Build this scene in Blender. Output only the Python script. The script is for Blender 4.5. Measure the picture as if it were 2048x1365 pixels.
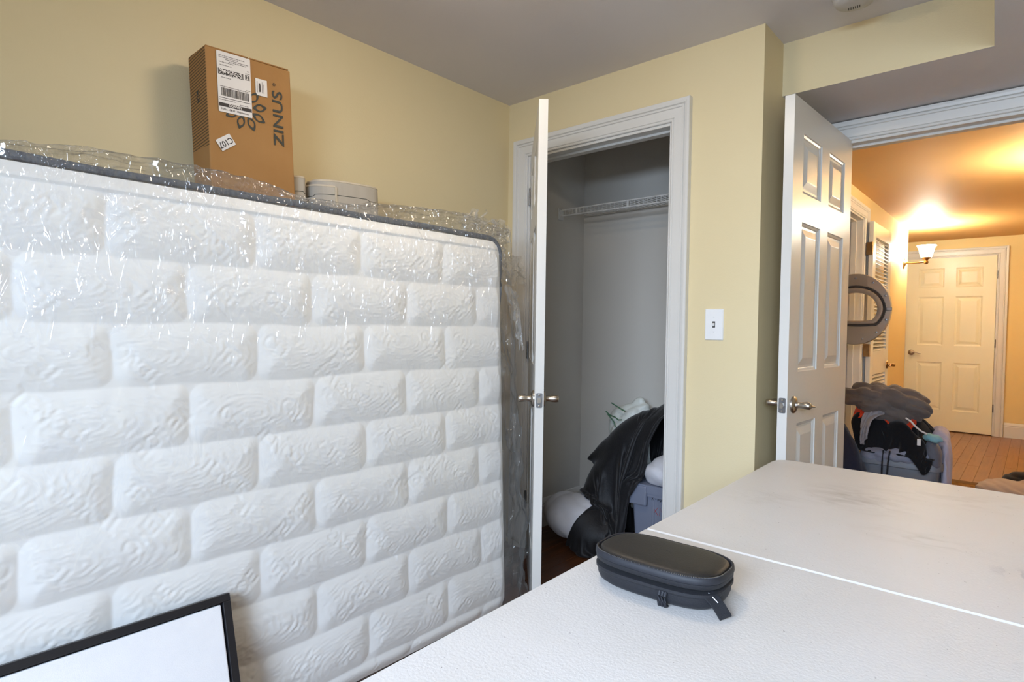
import bpy, bmesh, math, random
import numpy as np
from mathutils import Vector, Matrix, noise as mnoise
random.seed(7)
rng = np.random.RandomState(11)
for _o in list(bpy.data.objects): bpy.data.objects.remove(_o)
SC = bpy.context.scene
COL = SC.collection
PI = math.pi

# ------------------------------------------------------------------ camera
_yaw, _pitch, _roll = -0.730175, -0.026711, 0.013950
_f = Vector((math.sin(_yaw)*math.cos(_pitch), math.cos(_yaw)*math.cos(_pitch), math.sin(_pitch)))
_r = Vector((math.cos(_yaw), -math.sin(_yaw), 0)); _u = _r.cross(_f)
_c, _s = math.cos(_roll), math.sin(_roll)
_R = _c*_r + _s*_u; _U = -_s*_r + _c*_u
cam_d = bpy.data.cameras.new('camera'); cam = bpy.data.objects.new('camera', cam_d); COL.objects.link(cam)
cam.matrix_world = Matrix(((_R.x, _U.x, -_f.x, 0), (_R.y, _U.y, -_f.y, 0), (_R.z, _U.z, -_f.z, 1.17), (0, 0, 0, 1)))
cam_d.sensor_width = 36; cam_d.sensor_fit = 'HORIZONTAL'; cam_d.lens = 1171.82/2048*36
cam_d.clip_start = 0.02; cam_d.clip_end = 60
SC.camera = cam

# ------------------------------------------------------------------ light of the place
w = bpy.data.worlds.new('sky'); SC.world = w; w.use_nodes = True
w.node_tree.nodes['Background'].inputs[0].default_value = (0.62, 0.78, 1.0, 1)
w.node_tree.nodes['Background'].inputs[1].default_value = 1.2
def area(name, loc, rot, sx, sy, power, col, spread=PI):
    l = bpy.data.lights.new(name, 'AREA'); l.shape = 'RECTANGLE'; l.size = sx; l.size_y = sy
    l.energy = power; l.color = col; l.spread = spread
    o = bpy.data.objects.new(name, l); COL.objects.link(o); o.location = loc; o.rotation_euler = rot
    return o
# daylight entering through the window in the rear wall, behind the camera
area('window_daylight', (0.35, -2.1, 2.35), (math.radians(70), 0, 0), 2.6, 1.7, 555, (0.63, 0.78, 1.0))
CEIL_LAMP = 34.0      # radiance of the flush ceiling lamp
SCONCE_W = 30.0       # watts in each hall sconce
SC.view_settings.view_transform = 'Standard'; SC.view_settings.look = 'None'
SC.view_settings.gamma = 1.0; SC.view_settings.use_curve_mapping = False
SC.view_settings.exposure = 0.2

# ------------------------------------------------------------------ materials
def lin(c):
    return tuple((x/255/12.92 if x/255 <= .04045 else ((x/255+.055)/1.055)**2.4) for x in c)
def mat(name, col, rough=.5, metal=0., spec=.5, var=None, bump=None, sheen=0., coat=0., coord='Object', stretch=(1, 1, 1)):
    """var=(scale, colour2, contrast)  bump=(scale, distance, detail)"""
    m = bpy.data.materials.new(name); m.use_nodes = True
    N, L = m.node_tree.nodes, m.node_tree.links
    b = N['Principled BSDF']
    c = (*lin(col), 1)
    b.inputs['Base Color'].default_value = c
    b.inputs['Roughness'].default_value = rough; b.inputs['Metallic'].default_value = metal
    b.inputs['Specular IOR Level'].default_value = spec
    b.inputs['Sheen Weight'].default_value = sheen; b.inputs['Coat Weight'].default_value = coat
    if var or bump:
        tc = N.new('ShaderNodeTexCoord'); mp = N.new('ShaderNodeMapping'); mp.inputs['Scale'].default_value = stretch
        L.new(tc.outputs[coord], mp.inputs[0])
    if var:
        n = N.new('ShaderNodeTexNoise'); n.inputs['Scale'].default_value = var[0]; n.inputs['Detail'].default_value = 5
        L.new(mp.outputs[0], n.inputs['Vector'])
        r = N.new('ShaderNodeValToRGB'); k = var[2]
        r.color_ramp.elements[0].position = .5-.5*(1-k)-.001; r.color_ramp.elements[1].position = .5+.5*(1-k)+.001
        r.color_ramp.elements[0].color = c; r.color_ramp.elements[1].color = (*lin(var[1]), 1)
        L.new(n.outputs[0], r.inputs[0]); L.new(r.outputs[0], b.inputs['Base Color'])
    if bump:
        n2 = N.new('ShaderNodeTexNoise'); n2.inputs['Scale'].default_value = bump[0]; n2.inputs['Detail'].default_value = bump[2]
        L.new(mp.outputs[0], n2.inputs['Vector'])
        bp = N.new('ShaderNodeBump'); bp.inputs['Distance'].default_value = bump[1]; bp.inputs['Strength'].default_value = 1
        L.new(n2.outputs[0], bp.inputs['Height']); L.new(bp.outputs[0], b.inputs['Normal'])
    return m
def emit(name, col, strength):
    m = bpy.data.materials.new(name); m.use_nodes = True
    b = m.node_tree.nodes['Principled BSDF']; b.inputs['Base Color'].default_value = (.9, .88, .84, 1)
    b.inputs['Emission Color'].default_value = (*col, 1); b.inputs['Emission Strength'].default_value = strength
    return m
def wood(name, c1, c2, c3, rough):
    m = bpy.data.materials.new(name); m.use_nodes = True
    N, L = m.node_tree.nodes, m.node_tree.links; b = N['Principled BSDF']
    tc = N.new('ShaderNodeTexCoord'); oi = N.new('ShaderNodeObjectInfo'); ad = N.new('ShaderNodeVectorMath'); ad.operation = 'ADD'
    mu = N.new('ShaderNodeVectorMath'); mu.operation = 'SCALE'; mu.inputs['Scale'].default_value = 37.0
    cx = N.new('ShaderNodeCombineXYZ')
    for i in range(3): L.new(oi.outputs['Random'], cx.inputs[i])
    L.new(cx.outputs[0], mu.inputs[0]); L.new(tc.outputs['Object'], ad.inputs[0]); L.new(mu.outputs[0], ad.inputs[1])
    mp = N.new('ShaderNodeMapping'); mp.inputs['Scale'].default_value = (26, 1.6, 26); L.new(ad.outputs[0], mp.inputs[0])
    n = N.new('ShaderNodeTexNoise'); n.inputs['Scale'].default_value = 2.2; n.inputs['Detail'].default_value = 8; L.new(mp.outputs[0], n.inputs['Vector'])
    r = N.new('ShaderNodeValToRGB'); r.color_ramp.elements[0].position = .3; r.color_ramp.elements[1].position = .7
    r.color_ramp.elements[0].color = (*lin(c1), 1); r.color_ramp.elements[1].color = (*lin(c2), 1); L.new(n.outputs[0], r.inputs[0])
    mx = N.new('ShaderNodeMixRGB'); mx.blend_type = 'MIX'; L.new(r.outputs[0], mx.inputs[1]); mx.inputs[2].default_value = (*lin(c3), 1)
    ml = N.new('ShaderNodeMath'); ml.operation = 'MULTIPLY'; ml.inputs[1].default_value = .55; L.new(oi.outputs['Random'], ml.inputs[0]); L.new(ml.outputs[0], mx.inputs[0])
    L.new(mx.outputs[0], b.inputs['Base Color']); b.inputs['Roughness'].default_value = rough
    bp = N.new('ShaderNodeBump'); bp.inputs['Distance'].default_value = .0004; L.new(n.outputs[0], bp.inputs['Height']); L.new(bp.outputs[0], b.inputs['Normal'])
    return m
def plastic_film(name, haze, gloss_rough, bump_scale, bump_dist, flat=1.0):
    m = bpy.data.materials.new(name); m.use_nodes = True
    N, L = m.node_tree.nodes, m.node_tree.links; N.clear()
    out = N.new('ShaderNodeOutputMaterial'); tr = N.new('ShaderNodeBsdfTransparent'); gl = N.new('ShaderNodeBsdfGlossy'); df = N.new('ShaderNodeBsdfDiffuse'); tl = N.new('ShaderNodeBsdfTranslucent')
    tr.inputs[0].default_value = (.985, .985, .98, 1); gl.inputs['Roughness'].default_value = gloss_rough
    df.inputs[0].default_value = (.9, .9, .9, 1); tl.inputs[0].default_value = (.9, .9, .9, 1)
    tc = N.new('ShaderNodeTexCoord'); mp = N.new('ShaderNodeMapping'); mp.inputs['Scale'].default_value = (1, 1.6, .55); L.new(tc.outputs['Object'], mp.inputs[0])
    def crease(sc, pw, st):
        m_ = N.new('ShaderNodeMapping'); m_.inputs['Scale'].default_value = st; L.new(tc.outputs['Object'], m_.inputs[0])
        n = N.new('ShaderNodeTexNoise'); n.inputs['Scale'].default_value = sc; n.inputs['Detail'].default_value = 2; n.inputs['Distortion'].default_value = .6; L.new(m_.outputs[0], n.inputs['Vector'])
        a = N.new('ShaderNodeMath'); a.operation = 'SUBTRACT'; L.new(n.outputs[0], a.inputs[0]); a.inputs[1].default_value = .5
        c = N.new('ShaderNodeMath'); c.operation = 'ABSOLUTE'; L.new(a.outputs[0], c.inputs[0])
        e = N.new('ShaderNodeMapRange'); e.inputs[1].default_value = 0; e.inputs[2].default_value = .22; e.inputs[3].default_value = 1; e.inputs[4].default_value = 0; L.new(c.outputs[0], e.inputs[0])
        p = N.new('ShaderNodeMath'); p.operation = 'POWER'; p.inputs[1].default_value = pw; L.new(e.outputs[0], p.inputs[0]); return p.outputs[0]
    ad = N.new('ShaderNodeMath'); ad.operation = 'ADD'; L.new(crease(bump_scale, 3, (1, 1.6, .7)), ad.inputs[0]); L.new(crease(bump_scale*.33, 2.2, (1, 1.3, .45)), ad.inputs[1])
    sp = N.new('ShaderNodeSeparateXYZ'); L.new(tc.outputs['Object'], sp.inputs[0])
    zm = N.new('ShaderNodeMapRange'); zm.inputs[1].default_value = 1.05; zm.inputs[2].default_value = 1.45; zm.inputs[3].default_value = flat; zm.inputs[4].default_value = 1; L.new(sp.outputs['Z'], zm.inputs[0])
    mq = N.new('ShaderNodeMath'); mq.operation = 'MULTIPLY'; L.new(ad.outputs[0], mq.inputs[0]); L.new(zm.outputs[0], mq.inputs[1])
    bp = N.new('ShaderNodeBump'); bp.inputs['Distance'].default_value = bump_dist; L.new(mq.outputs[0], bp.inputs['Height'])
    L.new(bp.outputs[0], gl.inputs['Normal'])
    lw = N.new('ShaderNodeLayerWeight'); lw.inputs['Blend'].default_value = .5
    pw_ = N.new('ShaderNodeMath'); pw_.operation = 'POWER'; pw_.inputs[1].default_value = 4.0; L.new(lw.outputs['Facing'], pw_.inputs[0])
    fr = N.new('ShaderNodeMapRange'); fr.inputs[3].default_value = .10; fr.inputs[4].default_value = .9; L.new(pw_.outputs[0], fr.inputs[0])
    m1 = N.new('ShaderNodeMixShader'); L.new(df.outputs[0], m1.inputs[1]); L.new(tl.outputs[0], m1.inputs[2])
    m2 = N.new('ShaderNodeMixShader'); m2.inputs[0].default_value = haze; L.new(tr.outputs[0], m2.inputs[1]); L.new(m1.outputs[0], m2.inputs[2])
    m3 = N.new('ShaderNodeMixShader'); L.new(fr.outputs[0], m3.inputs[0]); L.new(m2.outputs[0], m3.inputs[1]); L.new(gl.outputs[0], m3.inputs[2])
    L.new(m3.outputs[0], out.inputs[0])
    return m

M = {}
M['wall'] = mat('wall_paint_yellow', (221, 203, 160), .55, spec=.3, var=(1.1, (226, 211, 173), .35), bump=(220, .0003, 2))
M['ceil'] = mat('ceiling_paint', (224, 220, 223), .6, spec=.25, var=(1.2, (217, 213, 216), .3), bump=(160, .0003, 2))
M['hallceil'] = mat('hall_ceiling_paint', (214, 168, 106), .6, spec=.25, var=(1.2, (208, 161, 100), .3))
M['hallwall'] = mat('hall_paint', (230, 203, 142), .55, spec=.3, var=(1.1, (234, 210, 154), .35), bump=(220, .0003, 2))
M['halldoor'] = mat('cream_door_paint', (240, 235, 206), .32, var=(2., (234, 228, 198), .3))
M['closetwall'] = mat('closet_paint', (210, 206, 198), .6, spec=.25, var=(1.5, (201, 197, 190), .3))
M['trim'] = mat('white_trim_paint', (223, 221, 216), .32, var=(2., (216, 213, 208), .3))
M['door'] = mat('white_door_paint', (222, 220, 215), .3, var=(2., (215, 213, 208), .3), bump=(90, .0002, 3))
M['nickel'] = mat('brushed_nickel', (168, 160, 150), .3, 1., var=(60, (190, 182, 170), .2))
M['steel'] = mat('dull_steel', (150, 150, 152), .35, 1., var=(40, (120, 120, 122), .3))
M['brass'] = mat('aged_brass', (176, 140, 96), .32, 1., var=(40, (140, 108, 70), .2))
M['floor'] = wood('dark_oak_boards', (74, 42, 22), (112, 66, 36), (92, 56, 32), .34)
M['litfloor'] = wood('warm_lit_oak_boards', (122, 82, 48), (150, 104, 64), (136, 92, 55), .3)  # same wood as the bedroom floor, with warm hall light put into its colour
M['under'] = mat('subfloor', (40, 26, 16), .9, var=(5, (30, 20, 12), .2))
M['black'] = mat('black_plastic', (22, 22, 24), .45, var=(30, (30, 30, 32), .2))

# ------------------------------------------------------------------ helpers
def obj(name, me, m, parent=None, smooth=False):
    if isinstance(me, bmesh.types.BMesh):
        bm = me; bmesh.ops.recalc_face_normals(bm, faces=bm.faces[:]); me = bpy.data.meshes.new(name); bm.to_mesh(me); bm.free()
    for x in (m if isinstance(m, (list, tuple)) else [m]): me.materials.append(M[x] if isinstance(x, str) else x)
    if smooth:
        me.polygons.foreach_set('use_smooth', np.ones(len(me.polygons), bool))
        if len(me.polygons) < 6000: me.set_sharp_from_angle(angle=math.radians(48))
    o = bpy.data.objects.new(name, me); COL.objects.link(o); o.parent = parent
    return o
def tag(o, label, cat, group=None, kind=None):
    o['label'] = label; o['category'] = cat
    if group: o['group'] = group
    if kind: o['kind'] = kind
    return o
def thing(name, label, cat, loc=(0, 0, 0), rot=(0, 0, 0), group=None, kind=None):
    o = bpy.data.objects.new(name, None); COL.objects.link(o); o.location = loc; o.rotation_euler = rot
    o.empty_display_size = .05
    return tag(o, label, cat, group, kind)
def copy_tree(o, parent=None):
    c = o.copy(); COL.objects.link(c); c.parent = parent
    for ch in list(o.children): copy_tree(ch, c)
    return c
def B(): return bmesh.new()
def box(bm, x0, x1, y0, y1, z0, z1, bev=0., seg=2, mi=0):
    vs = [bm.verts.new(p) for p in ((x0, y0, z0), (x1, y0, z0), (x1, y1, z0), (x0, y1, z0), (x0, y0, z1), (x1, y0, z1), (x1, y1, z1), (x0, y1, z1))]
    fs = [bm.faces.new([vs[i] for i in f]) for f in ((0, 3, 2, 1), (4, 5, 6, 7), (0, 1, 5, 4), (1, 2, 6, 5), (2, 3, 7, 6), (3, 0, 4, 7))]
    for f in fs: f.material_index = mi
    if bev > 0:
        es = list({e for f in fs for e in f.edges})
        bmesh.ops.bevel(bm, geom=es, offset=bev, segments=seg, affect='EDGES', profile=.5)
    return fs
def lathe(bm, prof, seg=24, mtx=None):
    """prof: list of (radius, height) revolved round z"""
    mtx = mtx or Matrix()
    rings = []
    for r, h in prof:
        if r < 1e-6: rings.append([bm.verts.new(mtx @ Vector((0, 0, h)))])
        else: rings.append([bm.verts.new(mtx @ Vector((r*math.cos(2*PI*i/seg), r*math.sin(2*PI*i/seg), h))) for i in range(seg)])
    for a, b in zip(rings, rings[1:]):
        for i in range(seg):
            j = (i+1) % seg
            if len(a) == 1 and len(b) == 1: continue
            if len(a) == 1: bm.faces.new((a[0], b[i], b[j]))
            elif len(b) == 1: bm.faces.new((a[i], a[j], b[0]))
            else: bm.faces.new((a[i], a[j], b[j], b[i]))
def tube(bm, pts, r, seg=8, closed=False, flat=1.0):
    pts = [Vector(p) for p in pts]; n = len(pts); rings = []
    rr = r if isinstance(r, (list, tuple)) else [r]*n
    up = Vector((0, 0, 1))
    for i, p in enumerate(pts):
        a = pts[(i-1) % n] if (closed or i > 0) else p; b = pts[(i+1) % n] if (closed or i < n-1) else p
        t = (b-a).normalized()
        s = t.cross(up)
        if s.length < 1e-3: s = t.cross(Vector((1, 0, 0)))
        s.normalize(); q = s.cross(t)
        rings.append([bm.verts.new(p + rr[i]*(math.cos(2*PI*k/seg)*s + flat*math.sin(2*PI*k/seg)*q)) for k in range(seg)])
    m = n if closed else n-1
    for i in range(m):
        a, b = rings[i], rings[(i+1) % n]
        for k in range(seg): bm.faces.new((a[k], a[(k+1) % seg], b[(k+1) % seg], b[k]))
    if not closed:
        bm.faces.new(rings[0][::-1]); bm.faces.new(rings[-1])
def poly_prism(bm, pts, z0, z1, mp=lambda x, y, z: (x, y, z), bev=0):
    a = [bm.verts.new(mp(x, y, z0)) for x, y in pts]; b = [bm.verts.new(mp(x, y, z1)) for x, y in pts]; n = len(pts)
    fs = [bm.faces.new(a[::-1]), bm.faces.new(b)]
    for i in range(n): fs.append(bm.faces.new((a[i], a[(i+1) % n], b[(i+1) % n], b[i])))
    return fs
def rrect(x0, x1, y0, y1, r, n=6):
    out = []
    for cx, cy, a0 in ((x1-r, y1-r, 0), (x0+r, y1-r, 90), (x0+r, y0+r, 180), (x1-r, y0+r, 270)):
        for i in range(n+1):
            a = math.radians(a0+90*i/n); out.append((cx+r*math.cos(a), cy+r*math.sin(a)))
    return out
def grid_mesh(name, P):
    """P: (ny,nx,3) array -> mesh"""
    ny, nx = P.shape[:2]
    me = bpy.data.meshes.new(name); idx = np.arange(ny*nx).reshape(ny, nx)
    q = np.stack([idx[:-1, :-1], idx[:-1, 1:], idx[1:, 1:], idx[1:, :-1]], -1).reshape(-1, 4)
    me.vertices.add(ny*nx); me.vertices.foreach_set('co', P.reshape(-1).astype(np.float32))
    me.loops.add(q.size); me.loops.foreach_set('vertex_index', q.reshape(-1).astype(np.int32))
    me.polygons.add(len(q)); me.polygons.foreach_set('loop_start', (np.arange(len(q))*4).astype(np.int32))
    me.update(calc_edges=True); me.validate()
    return me
def text_mesh(s, size, depth=.0006, align='CENTER', bold=0., xs=1.0):
    cu = bpy.data.curves.new('lettering', 'FONT'); cu.body = s; cu.size = size; cu.extrude = depth; cu.align_x = align; cu.align_y = 'CENTER'; cu.offset = bold
    cu.resolution_u = 3
    o = bpy.data.objects.new('lettering', cu); COL.objects.link(o)
    bpy.context.view_layer.update()
    me = bpy.data.meshes.new_from_object(o.evaluated_get(bpy.context.evaluated_depsgraph_get()))
    bpy.data.objects.remove(o)
    if xs != 1.0:
        for v in me.vertices: v.co.x *= xs
    return me
_perm = np.arange(256); np.random.RandomState(3).shuffle(_perm); _perm = np.concatenate([_perm, _perm])
_gr = np.stack([np.cos(np.arange(256)*2.39996), np.sin(np.arange(256)*2.39996)], -1)
def pn(x, y):
    """2-d gradient noise, about -0.7..0.7"""
    xi = np.floor(x).astype(int); yi = np.floor(y).astype(int); xf = x-xi; yf = y-yi
    u = xf*xf*xf*(xf*(xf*6-15)+10); v = yf*yf*yf*(yf*(yf*6-15)+10)
    def g(ix, iy, dx, dy):
        h = _perm[_perm[ix & 255] + (iy & 255)]; q = _gr[h]; return q[..., 0]*dx+q[..., 1]*dy
    a = g(xi, yi, xf, yf); b = g(xi+1, yi, xf-1, yf); c = g(xi, yi+1, xf, yf-1); d = g(xi+1, yi+1, xf-1, yf-1)
    return (a*(1-u)+b*u)*(1-v)+(c*(1-u)+d*u)*v
def fbm(x, y, o=4):
    s = 0; a = 1
    for i in range(o): s = s+a*pn(x*2**i+17.3*i, y*2**i-9.1*i); a *= .5
    return s

# ------------------------------------------------------------------ the room shell
XL, YB, ZC = -2.127, 2.33, 2.34           # left wall, back wall, ceiling
XR, YR = 1.65, -1.1                       # right and rear walls (behind the camera)
XJ, YM, ZB = -0.807, 2.547, 2.127         # corner of the jog, bulkhead face, bulkhead underside
YE = 3.04                                 # wall of the entry doorway
XH, YHE, ZH = -1.04, 8.5, 2.24            # hall left wall, hall end, hall ceiling
def wall(name, boxes, m, label, cat='wall', bev=0):
    bm = B()
    for b in boxes: box(bm, *b, bev=bev)
    return tag(obj(name, bm, m), label, cat, kind='structure')
CX0, CX1, CZ = -1.985, -1.182, 2.045      # closet door opening
wall('wall_left', [(XL-.12, XL, YR-.12, 3.15, 0, ZC+.1)], 'wall', 'yellow painted wall behind the mattress and the cardboard box')
wall('wall_back', [(XL, CX0, YB, YB+.11, 0, ZC), (CX1, XJ, YB, YB+.11, 0, ZC), (CX0, CX1, YB, YB+.11, CZ, ZC)], 'wall', 'yellow painted wall with the closet doorway and light switch')
wall('wall_alcove', [(XJ-.1, XJ, YB+.11, 3.15, 0, ZC)], 'wall', 'narrow yellow return wall beside the open entry door')
EX0, EX1, EZ = -0.70, 0.12, 2.035         # entry doorway
wall('wall_entry', [(XJ, EX0, YE, 3.15, 0, ZC), (EX1, XR, YE, 3.15, 0, ZC), (EX0, EX1, YE, 3.15, EZ, ZC)], 'wall', 'wall around the entry doorway to the hall')
wall('wall_right', [(XR, XR+.12, YR-.12, 3.15, 0, ZC)], 'wall', 'yellow painted wall to the right of the table')
WX0, WX1, WZ0, WZ1 = -.8, 1.4, .75, 2.05
wall('wall_rear', [(XL, WX0, YR-.12, YR, 0, ZC), (WX1, XR, YR-.12, YR, 0, ZC), (WX0, WX1, YR-.12, YR, 0, WZ0), (WX0, WX1, YR-.12, YR, WZ1, ZC)], 'wall', 'yellow painted wall with the window behind the viewer')
wall('ceiling', [(XL, XR, YR, 3.15, ZC, ZC+.1)], 'ceil', 'flat grey-white ceiling above the mattress and closet', 'ceiling')
bm = B()
xb = -0.133
poly_prism(bm, [(xb, YM), (XR, YM), (XR, YR), (xb+.042*(YM-YR), YR)], ZB, ZC); box(bm, XJ, XR, YM, YE, ZB, ZC)
bmesh.ops.recalc_face_normals(bm, faces=bm.faces[:]); bm.normal_update()
for f in bm.faces: f.material_index = 1 if f.normal.z < -.5 else 0
tag(obj('ceiling_bulkhead', bm, ['wall', 'ceil']), 'boxed-in yellow bulkhead with grey underside over the entry door', 'bulkhead', kind='structure')
# closet interior
wall('wall_closet_back', [(XL, XJ-.1, 3.03, 3.15, 0, ZC)], 'closetwall', 'white back wall inside the closet', 'wall')
wall('wall_closet_left', [(XL, XL+.004, YB+.11, 3.03, 0, ZC)], 'closetwall', 'white left wall inside the closet', 'wall')
wall('wall_closet_right', [(-.935, XJ-.1, YB+.11, 3.03, 0, ZC)], 'closetwall', 'white right wall inside the closet', 'wall')
# hall
LY0, LY1, LZ = 4.1, 5.30, 2.05             # laundry closet opening in the hall's left wall
wall('wall_hall_left', [(XH-.1, XH, 3.15, LY0, 0, ZH), (XH-.1, XH, LY1, 7.42, 0, ZH), (XH-.1, XH, LY0, LY1, LZ, ZH), (-1.9, XH-.1, 7.32, 7.42, 0, ZH)], 'hallwall', 'yellow hall wall with the laundry opening and sconce')
wall('wall_laundry', [(-1.95, -1.9, 3.9, 5.55, 0, ZH), (-1.9, XH-.1, 5.5, 5.55, 0, ZH), (-1.9, XH-.1, 3.9, 3.95, 0, ZH)], 'closetwall', 'white walls inside the laundry closet')
HD0, HD1, HZ = -1.20, -.337, 2.04          # door at the hall's end
wall('wall_hall_end', [(-1.95, HD0, YHE, YHE+.1, 0, ZH), (HD1, .5, YHE, YHE+.1, 0, ZH), (HD0, HD1, YHE, YHE+.1, HZ, ZH)], 'hallwall', 'yellow wall at the far end of the hall')
wall('light_block_hall_end', [(HD0-.1, HD1+.1, YHE+.1, YHE+.14, -.06, ZH)], 'wall', 'added panel behind the hall end door that stops light leaks')  # unseen blocker added to keep sky light from leaking round the end door
wall('wall_hall_far_left', [(-1.95, -1.9, 7.42, YHE, 0, ZH)], 'hallwall', 'yellow side wall in the recess at the hall end')
wall('wall_hall_right', [(.40, .5, 3.15, YHE, 0, ZH)], 'hallwall', 'yellow right wall of the hall')
wall('ceiling_hall', [(-1.95, .5, 3.15, YHE+.1, ZH, ZH+.1)], 'hallceil', 'low hall ceiling in orange-tan paint', 'ceiling')

# floors of narrow boards
def boards(name, x0, x1, y0, y1, wd, ln, m, label):
    bm = B(); box(bm, x0, x1, y0, y1, -.06, -.0125); root = tag(obj(name, bm, 'under'), label, 'floor', kind='structure')
    full = None; n = int(round((x1-x0)/wd)); wd = (x1-x0)/n; R = random.Random(5)
    cache = {}
    for i in range(n):
        y = y0 - R.random()*ln*.8
        while y < y1:
            a = max(y, y0); b = min(y+ln, y1); y += ln
            if b-a < .03: continue
            L_ = round(b-a, 3)
            if L_ not in cache:
                bm = B(); box(bm, -wd/2+.0006, wd/2-.0006, -L_/2+.0006, L_/2-.0006, -.012, 0, bev=.0012, seg=1)
                o = obj('plank', bm, m, root); cache[L_] = o.data
            else:
                o = bpy.data.objects.new('plank', cache[L_]); COL.objects.link(o); o.parent = root
            o.location = (x0+wd*(i+.5), (a+b)/2, 0)
    return root
boards('floor', XL, XR, YR, 3.15, .0826, 1.35, 'floor', 'dark brown narrow-board wood floor of the bedroom and closet')
boards('floor_hall', -1.9, .40, 3.15, YHE+.1, .0826, 1.2, 'litfloor', 'narrow-board wood floor of the hall, coloured lighter as if warmly lit')

# baseboards: profile extruded along a straight run
def baseboard(name, runs, label, h=.165):
    bm = B()
    prof = [(0, 0), (.016, 0), (.016, h-.045), (.012, h-.038), (.014, h-.03), (.011, h-.02), (.005, h-.004), (0, h)]
    for (p, q, nrm) in runs:
        p, q, nrm = Vector((*p, 0)), Vector((*q, 0)), Vector((*nrm, 0))
        a = [bm.verts.new(p+nrm*u+Vector((0, 0, v))) for u, v in prof]; b = [bm.verts.new(q+nrm*u+Vector((0, 0, v))) for u, v in prof]
        k = len(prof)
        for i in range(k): bm.faces.new((a[i], a[(i+1) % k], b[(i+1) % k], b[i]))
        bm.faces.new(a[::-1]); bm.faces.new(b)
    return tag(obj(name, bm, 'trim'), label, 'baseboard', kind='structure')
baseboard('baseboard_left', [((XL, YR), (XL, YB), (1, 0))], 'white baseboard along the left wall behind the mattress')
baseboard('baseboard_back', [((CX1+.09, YB), (XJ, YB), (0, -1))], 'white baseboard under the light switch wall')
baseboard('baseboard_closet', [((XL+.004, YB+.11), (XL+.004, 3.03), (1, 0)), ((XL+.02, 3.03), (-.935, 3.03), (0, -1))], 'white moulded baseboard inside the closet')
baseboard('baseboard_hall_end', [((HD1+.092, YHE), (.40, YHE), (0, -1))], 'tall white baseboard right of the hall end door')
baseboard('baseboard_hall_left', [((XH, LY1+.092), (XH, 7.42), (1, 0))], 'white baseboard along the hall wall under the sconce')

# door casings: mitred moulded legs and head
CP = [(0, 0), (0, .011), (.003, .014), (.009, .014), (.011, .011), (.014, .0155), (.050, .018), (.053, .023), (.060, .0235), (.0625, .018), (.066, .025), (.076, .0275), (.085, .0275), (.087, .024), (.087, 0)]
def casing(name, s0, s1, z1, fr, label, depth=.11, stop=True, left=True, right=True, sc=1.0, z0=0.):
    """fr(s,v,t): along the wall, out of the wall, up -> world"""
    root = thing(name, label, 'door casing', kind='structure')
    def piece(nm, f0, f1):
        bm = B(); a = [bm.verts.new(fr(*f0(u*sc, v))) for u, v in CP]; b = [bm.verts.new(fr(*f1(u*sc, v))) for u, v in CP]; k = len(CP)
        for i in range(k): bm.faces.new((a[i], a[(i+1) % k], b[(i+1) % k], b[i]))
        bm.faces.new(a[::-1]); bm.faces.new(b)
        obj(nm, bm, 'trim', root)
    if left: piece('casing_leg', lambda u, v: (s0-u, v, z0), lambda u, v: (s0-u, v, z1+u))
    piece('casing_head', lambda u, v: (s0-u, v, z1+u), lambda u, v: (s1+u, v, z1+u))
    if right: piece('casing_leg', lambda u, v: (s1+u, v, z0), lambda u, v: (s1+u, v, z1+u))
    def fb(bm, a0, a1, v0, v1, t0, t1):
        pts = [fr(s, v, t) for s in (a0, a1) for v in (v0, v1) for t in (t0, t1)]
        xs, ys, zs = zip(*pts); box(bm, min(xs), max(xs), min(ys), max(ys), min(zs), max(zs), bev=.0012, seg=1)
    j = .012
    for nm, q in (('jamb', (s0-.006, s0+j, -depth, .002, z0, z1)), ('jamb', (s1-j, s1+.006, -depth, .002, z0, z1)), ('head_jamb', (s0+j, s1-j, -depth, .002, z1-j, z1+.006))):
        bm = B(); fb(bm, *q); obj(nm, bm, 'trim', root)
    if stop:
        for q in ((s0+j, s0+j+.011, -.085, -.045, z0, z1-j), (s1-j-.011, s1-j, -.085, -.045, z0, z1-j), (s0+j+.011, s1-j-.011, -.085, -.045, z1-j-.011, z1-j)):
            bm = B(); fb(bm, *q); obj('door_stop', bm, 'trim', root)
    return root
casing('trim_1', CX0, CX1, CZ, lambda s, v, t: (s, YB-v, t), 'white moulded casing around the closet doorway')
casing('trim_2', EX0, EX1, EZ, lambda s, v, t: (s, YE-v, t), 'white moulded casing over the entry doorway to the hall')
casing('trim_3', HD0, HD1, HZ, lambda s, v, t: (s, YHE-v, t), 'white moulded casing around the door at the hall end', stop=False)
casing('trim_4', LY0, LY1, LZ, lambda s, v, t: (XH+v, s, t), 'white moulded casing around the laundry closet opening')

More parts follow.
